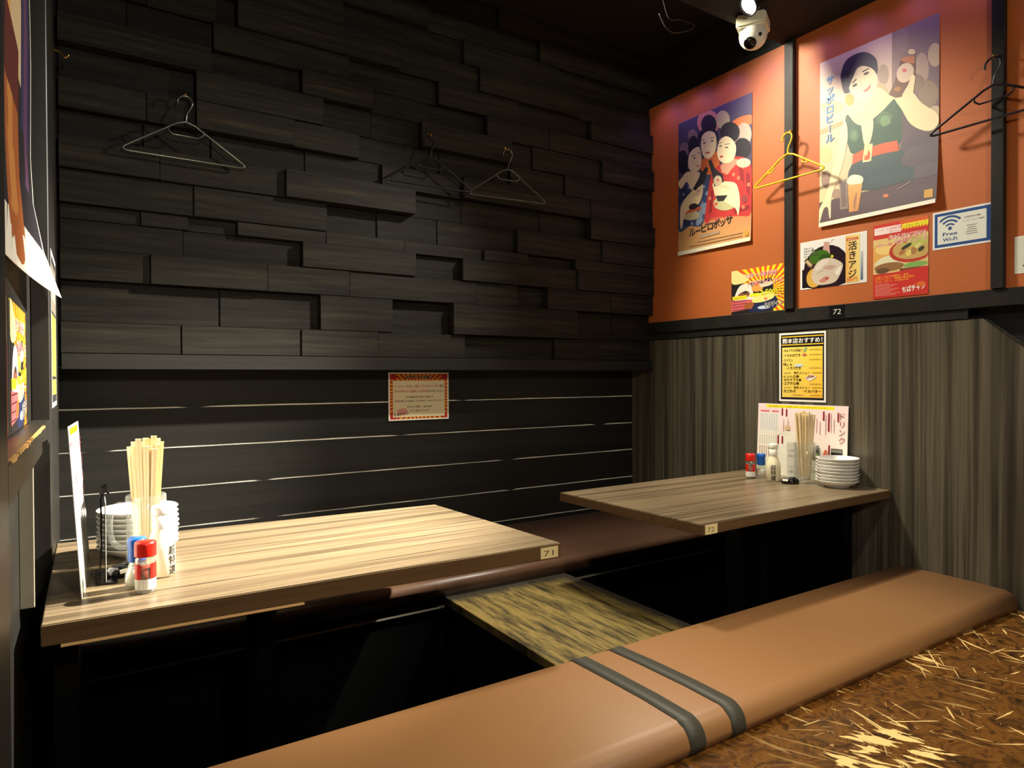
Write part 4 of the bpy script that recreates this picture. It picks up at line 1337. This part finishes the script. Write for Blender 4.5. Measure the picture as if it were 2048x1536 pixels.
p.blob([(0.24, 0.44), (0.34, 0.56), (0.46, 0.54), (0.36, 0.44), (0.28, 0.36)], (226, 216, 206)); p.blob([(0.36, 0.40), (0.46, 0.44), (0.56, 0.40), (0.48, 0.34)], (196, 164, 150)); p.blob([(0.54, 0.28), (0.64, 0.40), (0.60, 0.22)], (236, 232, 224)); p.blob([(0.30, 0.14), (0.40, 0.22), (0.46, 0.18), (0.38, 0.10)], (206, 140, 120)); p.ell(0.42, 0.17, 0.03, 0.02, (170, 80, 80)); p.line((0.26, 0.30), (0.38, 0.36), 0.012, (170, 150, 130))
for k in range(4):
    p.text('鮮度抜群のアジを姿造りで'[k:k + 9 - k % 2], 0.06, 0.84 - k * 0.055, 0.035, (90, 88, 86), width=0.24 if k else 0.12)
p.poly([(0.70, 0.03), (0.90, 0.03), (0.90, 0.97), (0.70, 0.97)], [(236, 176, 96), (246, 222, 130), (246, 226, 150), (236, 186, 110)])
p.rect((0.71, 0.86), (0.88, 0.915), (196, 74, 50)); p.text('数量限定', 0.725, 0.868, 0.045, (246, 214, 170), width=0.14)
p.text('活きアジ', 0.80, 0.85, 0.185, (40, 36, 40), vertical=True, offset=0.02)
p.text('380円', 0.715, 0.055, 0.10, (220, 104, 66), width=0.155, offset=0.01)
p.poly([(0.915, 0.06), (0.945, 0.06), (0.945, 0.62), (0.915, 0.62)], [(60, 90, 130), (70, 100, 140), (200, 206, 210), (200, 206, 210)])
p.build('fish_sheet', 'sheet with a photo of sliced raw fish reading 活きアジ below the larger beer poster', 'flyer', on_right(1.785, 1.177, XW + 0.0035), paper='laminated_paper', ink='print_laminated')

# --- red course flyer
p = Print(0.206, 0.292)
p.rect((0, 0), (1, 1), (206, 44, 34))
p.poly([(0.5, 0.88), (1, 0.88), (1, 1), (0.5, 1)], (222, 92, 30))
for k in range(9):
    p.poly([(0.52 + k * 0.055, 0.88), (0.545 + k * 0.055, 0.88), (0.60 + k * 0.05, 0.96), (0.585 + k * 0.05, 0.96)], YEL)
p.rect((0.02, 0.86), (0.52, 0.955), (244, 226, 224)); p.text('クーポン利用', 0.04, 0.915, 0.026, PINK, width=0.16); outlined(p, '1,000円', 0.27, 0.905, 0.05, PINK, WHITE, width=0.24); p.text('通常3,500円', 0.30, 0.87, 0.03, (224, 130, 136), width=0.20)
p.rect((0.54, 0.90), (1.0, 0.95), (250, 234, 30)); p.text('４名様より承ります！', 0.56, 0.91, 0.03, INK, width=0.42)
p.poly([(0, 0.33), (1, 0.33), (1, 0.80), (0, 0.80)], (226, 196, 130))
p.ell(0.16, 0.60, 0.24, 0.13, (226, 170, 84)); p.ell(0.24, 0.66, 0.20, 0.08, (240, 206, 130))
p.ell(0.30, 0.46, 0.26, 0.10, (230, 224, 190)); p.ell(0.30, 0.41, 0.28, 0.06, (150, 104, 60)); p.ell(0.18, 0.37, 0.13, 0.04, (104, 70, 44))
p.ell(0.72, 0.60, 0.42, 0.165, (186, 50, 30)); p.ell(0.74, 0.615, 0.375, 0.14, (200, 164, 96)); p.ell(0.80, 0.70, 0.28, 0.06, (188, 190, 90))
for c in [(0.62, 0.65, 0.10, 0.024, (40, 40, 30)), (0.88, 0.59, 0.06, 0.03, (50, 60, 30)), (0.66, 0.56, 0.05, 0.04, (230, 206, 110)), (0.54, 0.58, 0.06, 0.03, (176, 110, 60)), (0.75, 0.58, 0.05, 0.05, (170, 120, 70)), (0.82, 0.64, 0.06, 0.03, (216, 206, 130))]:
    p.ell(*c[:4], c[4], 0.3)
p.ell(0.78, 0.40, 0.22, 0.035, (130, 176, 90)); p.poly([(0.5, 0.33), (1, 0.33), (1, 0.36), (0.5, 0.37)], (120, 60, 40))
outlined(p, '飲み放題２時間付き', 0.28, 0.775, 0.062, PINK, WHITE, width=0.69)
outlined(p, 'バカ盛りコース', 0.38, 0.70, 0.075, PINK, WHITE, width=0.60); outlined(p, 'ちばチャン名物', 0.07, 0.70, 0.04, PINK, WHITE, width=0.28)
p.poly([(0, 0), (1, 0), (1, 0.36), (0, 0.31)], (206, 44, 34))
for k, s in enumerate(['大皿いっぱいの唐揚げ　枝豆', 'ポテトフライ　若鶏の炭火焼き', 'サラダ　デザート　〆の焼きそば']):
    p.text(s, 0.04, 0.275 - k * 0.032, 0.026, (250, 190, 40), width=0.62 + 0.1 * (k % 2), offset=0.01)
for k in range(9):
    p.line((0.04, 0.19 - k * 0.019), (0.30 + 0.22 * ((k * 37) % 10) / 10, 0.19 - k * 0.019), 0.005, (236, 170, 160))
logo(p, 0.55, 0.05, 0.085, WHITE, 0.41)
p.ell(0.88, 0.135, 0.08, 0.035, (222, 110, 50))
p.build('course_flyer', 'red all-you-can-drink course flyer beside the raw fish sheet', 'flyer', on_right(1.462, 1.105, XW + 0.0035))

# --- free wi-fi card
p = Print(0.196, 0.138)
p.rect((0.035, 0.05), (0.965, 0.95), (58, 88, 150)); p.rect((0.085, 0.125), (0.895, 0.875), (232, 234, 226))
BL = (66, 92, 148)
cx, cy = 0.30, 0.50
for r0, r1 in ((0.11, 0.155), (0.205, 0.255), (0.305, 0.36)):
    n = 12
    k = 0.138 / 0.196
    pts = [(cx + r1 * k * math.cos(a), cy + r1 * math.sin(a)) for a in [math.radians(42 + 96 * i / n) for i in range(n + 1)]]
    pts += [(cx + r0 * k * math.cos(a), cy + r0 * math.sin(a)) for a in [math.radians(138 - 96 * i / n) for i in range(n + 1)]]
    p.poly(pts, BL)
p.ell(cx, cy + 0.02, 0.033, 0.048, BL)
p.text('Free', 0.30, 0.335, 0.13, BL, width=0.25, align='c', offset=0.02); p.text('Wi-Fi', 0.30, 0.19, 0.13, BL, width=0.25, align='c', offset=0.02)
p.text('お客様専用の無料', 0.53, 0.72, 0.055, (96, 96, 98), width=0.28); p.text('インターネット接続', 0.50, 0.63, 0.055, (110, 110, 112), width=0.36)
for k, wd in enumerate((0.17, 0.13, 0.16, 0.18, 0.19)):
    p.line((0.66 - wd / 2, 0.52 - k * 0.055), (0.66 + wd / 2, 0.52 - k * 0.055), 0.018, (140, 138, 136))
p.build('wifi_sign', 'white laminated card with a blue border reading Free Wi-Fi', 'sign', on_right(1.241, 1.263, XW + 0.0035), paper='laminated_paper', ink='print_laminated')

# --- half-seen laminated sheet beyond the right-hand post
p = Print(0.20, 0.125)
p.rect((0.03, 0.03), (0.97, 0.97), (226, 226, 214))
p.ell(0.55, 0.62, 0.40, 0.26, BL); p.ell(0.55, 0.62, 0.34, 0.20, (226, 226, 214))
p.text('ご案内', 0.12, 0.16, 0.22, (70, 70, 84), width=0.5)
p.build('notice_sheet', 'half-seen glossy notice at the right edge beyond the black post', 'sign', on_right(0.982, 1.142, XW + 0.0035), paper='laminated_paper', ink='print_laminated')

# --- black number plate 72 on the rail
p = Print(0.068, 0.050)
p.text('72', 0.5, 0.28, 0.62, (236, 234, 226), width=0.5, align='c', offset=-0.01, shear=0.1)
p.build('number_plate', 'small black plate reading 72 on the rail below the orange wall', 'sign', on_right(1.640, 1.042, XW - 0.012), paper='black_plastic')

# --- yellow recommendation menu
p = Print(0.226, 0.306)
p.rect((0.035, 0.027), (0.965, 0.973), (34, 30, 38))
p.poly([(0.065, 0.06), (0.935, 0.06), (0.935, 0.79), (0.065, 0.79)], [(236, 206, 96), (248, 190, 70), (250, 214, 80), (246, 224, 120)])
p.rect((0.05, 0.935), (0.95, 0.950), (246, 200, 50)); p.rect((0.05, 0.818), (0.95, 0.833), (246, 200, 50))
p.text('熊本店おすすめ！', 0.5, 0.853, 0.078, (240, 238, 230), width=0.86, align='c', offset=0.02)
DK = (60, 46, 22)
for s, x, y, wd in [('きゅうりの浅漬け', 0.11, 0.725, 0.40), ('イカの丸焼き', 0.11, 0.655, 0.36), ('エイヒレ', 0.11, 0.585, 0.20), ('『鮭』の', 0.09, 0.520, 0.20), ('ハラス焼き', 0.18, 0.468, 0.30), ('トントロ串', 0.11, 0.345, 0.33), ('キクアブラ串', 0.11, 0.295, 0.38), ('コブクロ串', 0.11, 0.245, 0.33), ('たこわさ', 0.11, 0.135, 0.26), ('イカバター', 0.55, 0.135, 0.36)]:
    p.text(s, x, y, 0.046, DK, width=wd, offset=0.03)
    p.ell(x - 0.025, y + 0.014, 0.008, 0.006, (206, 60, 40))
for y in (0.735, 0.665, 0.595, 0.475, 0.245):
    p.text('350円(税込)', 0.66, y, 0.026, (150, 110, 40), width=0.26)
p.text('Free'[:0] + '350円(税込)', 0.30, 0.085, 0.026, (130, 100, 40), width=0.24); p.text('350円(税込)', 0.68, 0.085, 0.026, (130, 100, 40), width=0.24)
p.text('串焼メニュー', 0.5, 0.402, 0.040, DK, width=0.34, align='c', offset=0.012); p.text('鉄板メニュー', 0.5, 0.190, 0.040, DK, width=0.34, align='c', offset=0.012)
for y in (0.415, 0.203):
    p.line((0.11, y), (0.27, y), 0.005, DK); p.line((0.72, y), (0.92, y), 0.005, DK)
p.ell(0.575, 0.748, 0.05, 0.022, (150, 180, 120), 0.7); p.ell(0.56, 0.675, 0.05, 0.018, (196, 110, 96)); p.ell(0.44, 0.525, 0.10, 0.02, (206, 216, 226))
p.poly([(0.56, 0.345), (0.70, 0.395), (0.82, 0.36), (0.68, 0.295)], (226, 220, 214))
for k in range(3):
    p.line((0.60 + k * 0.05, 0.335 + k * 0.008), (0.68 + k * 0.045, 0.382 - k * 0.006), 0.018, (150, 100, 80))
p.build('recommendation_menu', 'yellow menu sheet with a black heading on the brown panelling', 'menu', on_right(1.888, 0.685, XW), paper='laminated_paper', ink='print_laminated')

# --- notice on the back wall
p = Print(0.307, 0.222)
sunburst(p, 0.5, 0.5, (190, 40, 36), (240, 170, 30), 46)
p.rect((0, 0), (1, 0.03), (246, 240, 226)); p.rect((0, 0.97), (1, 1), (246, 240, 226)); p.rect((0, 0), (0.025, 1), (246, 240, 226)); p.rect((0.975, 0), (1, 1), (246, 240, 226))
for x, y in ((0.025, 0.03), (0.875, 0.03), (0.025, 0.85), (0.875, 0.85)):
    p.poly([(x, y), (x + 0.10, y), (x + 0.10, y + 0.12), (x, y + 0.12)], (190, 36, 36))
p.rect((0.07, 0.07), (0.93, 0.83), (236, 222, 182))
p.text('お客様へのお願い', 0.5, 0.868, 0.085, (200, 190, 160), width=0.46, align='c', offset=0.07); p.text('お客様へのお願い', 0.5, 0.868, 0.085, (60, 52, 48), width=0.46, align='c', offset=0.02)
R2 = (206, 84, 90); D2 = (74, 66, 60)
p.text('コールや一気飲み、寝る、立ち上がって騒ぐ', 0.095, 0.69, 0.055, R2, width=0.74, offset=0.02); p.text('等の', 0.845, 0.69, 0.055, D2, width=0.075, offset=0.02)
p.text('他のお客様のご迷惑になる行為', 0.095, 0.585, 0.055, R2, width=0.53, offset=0.02); p.text('はおやめください。', 0.63, 0.585, 0.055, D2, width=0.28, offset=0.02)
p.text('上記の迷惑行為を発見した場合には', 0.5, 0.47, 0.042, D2, width=0.47, align='c', offset=0.02)
p.text('退店', 0.10, 0.385, 0.045, R2, width=0.06, offset=0.02); p.text('をお願いする場合もございますので、予めご了承ください。', 0.165, 0.385, 0.045, D2, width=0.745, offset=0.02)
p.text('お客様のご理解、ご協力の程', 0.5, 0.265, 0.042, D2, width=0.42, align='c', offset=0.02); p.text('よろしくお願いいたします。', 0.5, 0.185, 0.042, D2, width=0.33, align='c', offset=0.02)
p.ell(0.22, 0.18, 0.09, 0.075, (226, 160, 140), 0.3); logo(p, 0.085, 0.09, 0.075, (60, 46, 42), 0.24)
p.build('house_notice', 'white-bordered notice with a red and yellow sunburst frame on the black plank wall', 'sign', on_back(1.149, 0.599, YB - 0.0062))

# --- drinks menu leaning on the panelling
def drinks_menu(w, h, full=True):
    p = Print(w, h)
    p.poly([(0, 0), (1, 0), (1, 1), (0, 1)], [(250, 246, 228), (248, 238, 216), (250, 222, 224), (250, 224, 230)])
    p.poly([(0.02, 0.02), (0.70, 0.02), (0.62, 0.62), (0.02, 0.62)], (244, 240, 226))
    p.rect((0.10, 0.945), (0.86, 0.985), (246, 232, 40)); p.text('飲み放題メニューは当店スタッフまでお申し付けください', 0.13, 0.953, 0.024, (110, 90, 20), width=0.66)
    for c in [(0.02, 0.58, 0.38, 0.582), (0.02, 0.93, 0.26, 0.932)]:
        p.rect(c[:2], c[2:], (226, 120, 110))
    p.rect((0.03, 0.61), (0.25, 0.87), (232, 230, 226)); p.rect((0.03, 0.88), (0.14, 0.905), (222, 120, 126)); p.rect((0.17, 0.88), (0.25, 0.905), (222, 120, 126))
    for k in range(8):
        p.rect((0.035 + k * 0.027, 0.63), (0.039 + k * 0.027, 0.86), (176, 174, 176))
    rr = random.Random(4)
    for k in range(9):
        p.rect((0.03 + k * 0.028, 0.42), (0.034 + k * 0.028, 0.555), (176, 160, 150))
    for k in range(7):
        p.rect((0.03 + k * 0.027, 0.24), (0.036 + k * 0.027, 0.37), (170, 130, 96)); p.rect((0.028 + k * 0.027, 0.375), (0.038 + k * 0.027, 0.39), (206, 90, 90))
    for k in range(5):
        p.rect((0.03 + k * 0.032, 0.05), (0.046 + k * 0.032, 0.20), (190, 216, 160))
    p.rect((0.02, 0.12), (0.05, 0.19), (206, 60, 56))
    MAR = (150, 44, 60)
    for x, y, hh in [(0.285, 0.84, 0.10), (0.335, 0.83, 0.10), (0.245, 0.44, 0.12), (0.295, 0.45, 0.10), (0.745, 0.80, 0.12), (0.80, 0.66, 0.24), (0.895, 0.79, 0.12), (0.62, 0.36, 0.14), (0.81, 0.24, 0.24)]:
        p.rect((x, y), (x + 0.017, y + hh), MAR)
    for x in (0.31, 0.36, 0.56, 0.60, 0.64, 0.68, 0.715, 0.775, 0.83, 0.86):
        y = rr.uniform(0.60, 0.66)
        p.rect((x, y), (x + 0.006, y + rr.uniform(0.16, 0.28)), (196, 150, 150))
    p.rect((0.33, 0.64), (0.39, 0.70), (222, 190, 150))
    p.text('ドリンク', 0.945, 0.92, 0.105, (150, 80, 80), vertical=True)
    p.blob([(0.65, 0.40), (0.69, 0.46), (0.72, 0.42), (0.73, 0.10), (0.70, 0.06), (0.69, 0.26), (0.65, 0.27)], (40, 44, 48)); p.rect((0.665, 0.30), (0.705, 0.36), (120, 150, 80))
    p.rect((0.84, 0.09), (0.955, 0.44), (32, 34, 34)); p.rect((0.845, 0.39), (0.95, 0.43), (130, 130, 120))
    for x in (0.866, 0.905):
        p.rect((x, 0.11), (x + 0.030, 0.36), (170, 206, 40)); p.rect((x + 0.006, 0.26), (x + 0.024, 0.35), (34, 50, 30)); p.rect((x, 0.215), (x + 0.030, 0.245), (210, 90, 60))
    p.blob([(0.76, 0.36), (0.79, 0.42), (0.80, 0.36), (0.78, 0.14), (0.765, 0.14)], (226, 120, 90))
    p.text('ノンアルコール', 0.62, 0.04, 0.05, (170, 196, 130), width=0.22)
    p.rect((0.93, 0.03), (0.955, 0.07), (206, 110, 110))
    return p
def lean(y_left, x_bot, slope):
    return lambda u, v, n: (x_bot + slope * v - n, y_left - u, ZT + 0.0008 + v * math.sqrt(1 - slope * slope))
drinks_menu(0.436, 0.322).build('drinks_menu', 'wide pink drinks menu leaning on the brown panelling behind the mug', 'menu', lean(1.995, 2.628, 0.045), paper='laminated_paper', ink='print_laminated', thick=0.002)
pm = drinks_menu(0.21, 0.352)
def lean_left(u, v, n):
    q = Vector((-0.018 - 0.058 * v + 0.068 * u + n, 1.600 + u, ZT + 0.0008 + v * 0.998))
    return q
pm.build('drinks_menu', 'narrow pink laminated menu seen almost edge-on at the left end of the brightly lit table', 'menu', lean_left, paper='laminated_paper', ink='print_laminated', thick=0.0012)

# --- handwritten card on table 72
p = Print(0.068, 0.158)
for s, y in (('1セ盛りコース', 0.74), ('単品OKカード', 0.60), ('ドリンクバー', 0.30), ('お願いします', 0.17)):
    p.text(s, 0.10, y, 0.09, (104, 100, 104), width=0.78, offset=-0.008)
ca = math.radians(-55)
nv = Vector((math.cos(math.pi + 0.62), math.sin(math.pi + 0.62), 0))
uv_ = Vector((-nv.y, nv.x, 0))
c0 = Vector((2.560, 1.790, ZT + 0.0008))
p.build('note_card', 'white handwritten card standing between the sauce bottle and the mug', 'card', lambda u, v, n: c0 + uv_ * u + nv * (n - v * 0.06) + Vector((0, 0, v)), thick=0.0012)

# --- papers on the left partition
w, h = 0.66, 1.24
p = Print(w, h)
p.rect((0, 0), (1, 1), (246, 242, 230)); p.rect((0.03, 0.016), (0.97, 0.97), (30, 26, 34))
p.poly([(0.03, 0.60), (0.45, 0.72), (0.97, 0.62), (0.97, 0.97), (0.03, 0.97)], (40, 38, 46))
p.rect((0.62, 0.20), (0.90, 0.72), (48, 48, 92)); p.rect((0.70, 0.16), (0.82, 0.50), (96, 60, 96))
p.blob([(0.20, 0.04), (0.16, 0.30), (0.22, 0.46), (0.40, 0.46), (0.50, 0.30), (0.46, 0.04)], (168, 92, 40)); p.blob([(0.24, 0.05), (0.22, 0.28), (0.32, 0.34), (0.38, 0.05)], (200, 134, 66))
p.rect((0.14, 0.34), (0.50, 0.62), (226, 176, 96)); p.rect((0.30, 0.30), (0.60, 0.66), (214, 190, 150))
p.rect((0.16, 0.24), (0.52, 0.34), (96, 34, 26)); p.rect((0.22, 0.62), (0.42, 0.70), (186, 40, 36)); p.ell(0.32, 0.72, 0.10, 0.05, (206, 60, 40))
p.text('生ビール', 0.24, 0.62, 0.06, (60, 34, 26), vertical=True, offset=0.02)
def banner(u, v, n):
    t = max(0.0, 1 - v / 0.30)
    b = max(0.0, 1 - abs(v - 0.55) / 0.5)
    return (-0.1165 + 0.005 + n + t * t * (0.006 + 0.052 * (u / w) ** 1.5) + 0.006 * b, 1.19 + u, 0.985 + v)
p.build('hanging_banner', 'dark banner with a white border and a beer glass curling off the left partition', 'banner', banner, cuts=12, thick=0.0008, step=0.00005)
course_flyer(0.34, 0.238).build('course_flyer', 'yellow and pink course flyer on the left partition below the hanging banner', 'flyer', on_left(1.44, 0.702, -0.1175))
p = Print(0.20, 0.26)
p.rect((0, 0), (1, 1), (196, 40, 34)); p.rect((0, 0.62), (1, 0.9), (206, 150, 70)); p.ell(0.7, 0.72, 0.25, 0.10, (110, 150, 70)); p.rect((0.1, 0.3), (0.9, 0.36), (246, 190, 60)); p.rect((0.1, 0.2), (0.9, 0.24), (240, 200, 190)); p.rect((0.1, 0.1), (0.9, 0.14), (240, 200, 190))
p.build('course_flyer', 'red flyer seen almost edge-on behind the near post of the left partition', 'flyer', on_left(1.19, 0.702, -0.1175))
p = Print(0.26, 0.40)
p.rect((0.03, 0.03), (0.97, 0.97), (40, 38, 40)); p.rect((0.08, 0.20), (0.92, 0.60), (226, 190, 60)); p.rect((0.08, 0.62), (0.92, 0.92), (120, 110, 96)); p.rect((0.08, 0.08), (0.92, 0.18), (206, 176, 60)); p.text('おすすめ', 0.5, 0.70, 0.12, (236, 230, 210), width=0.7, align='c')
p.build('menu_sheet', 'black and yellow menu sheet on the far post of the left partition', 'menu', on_left(2.02, 0.725, XL))
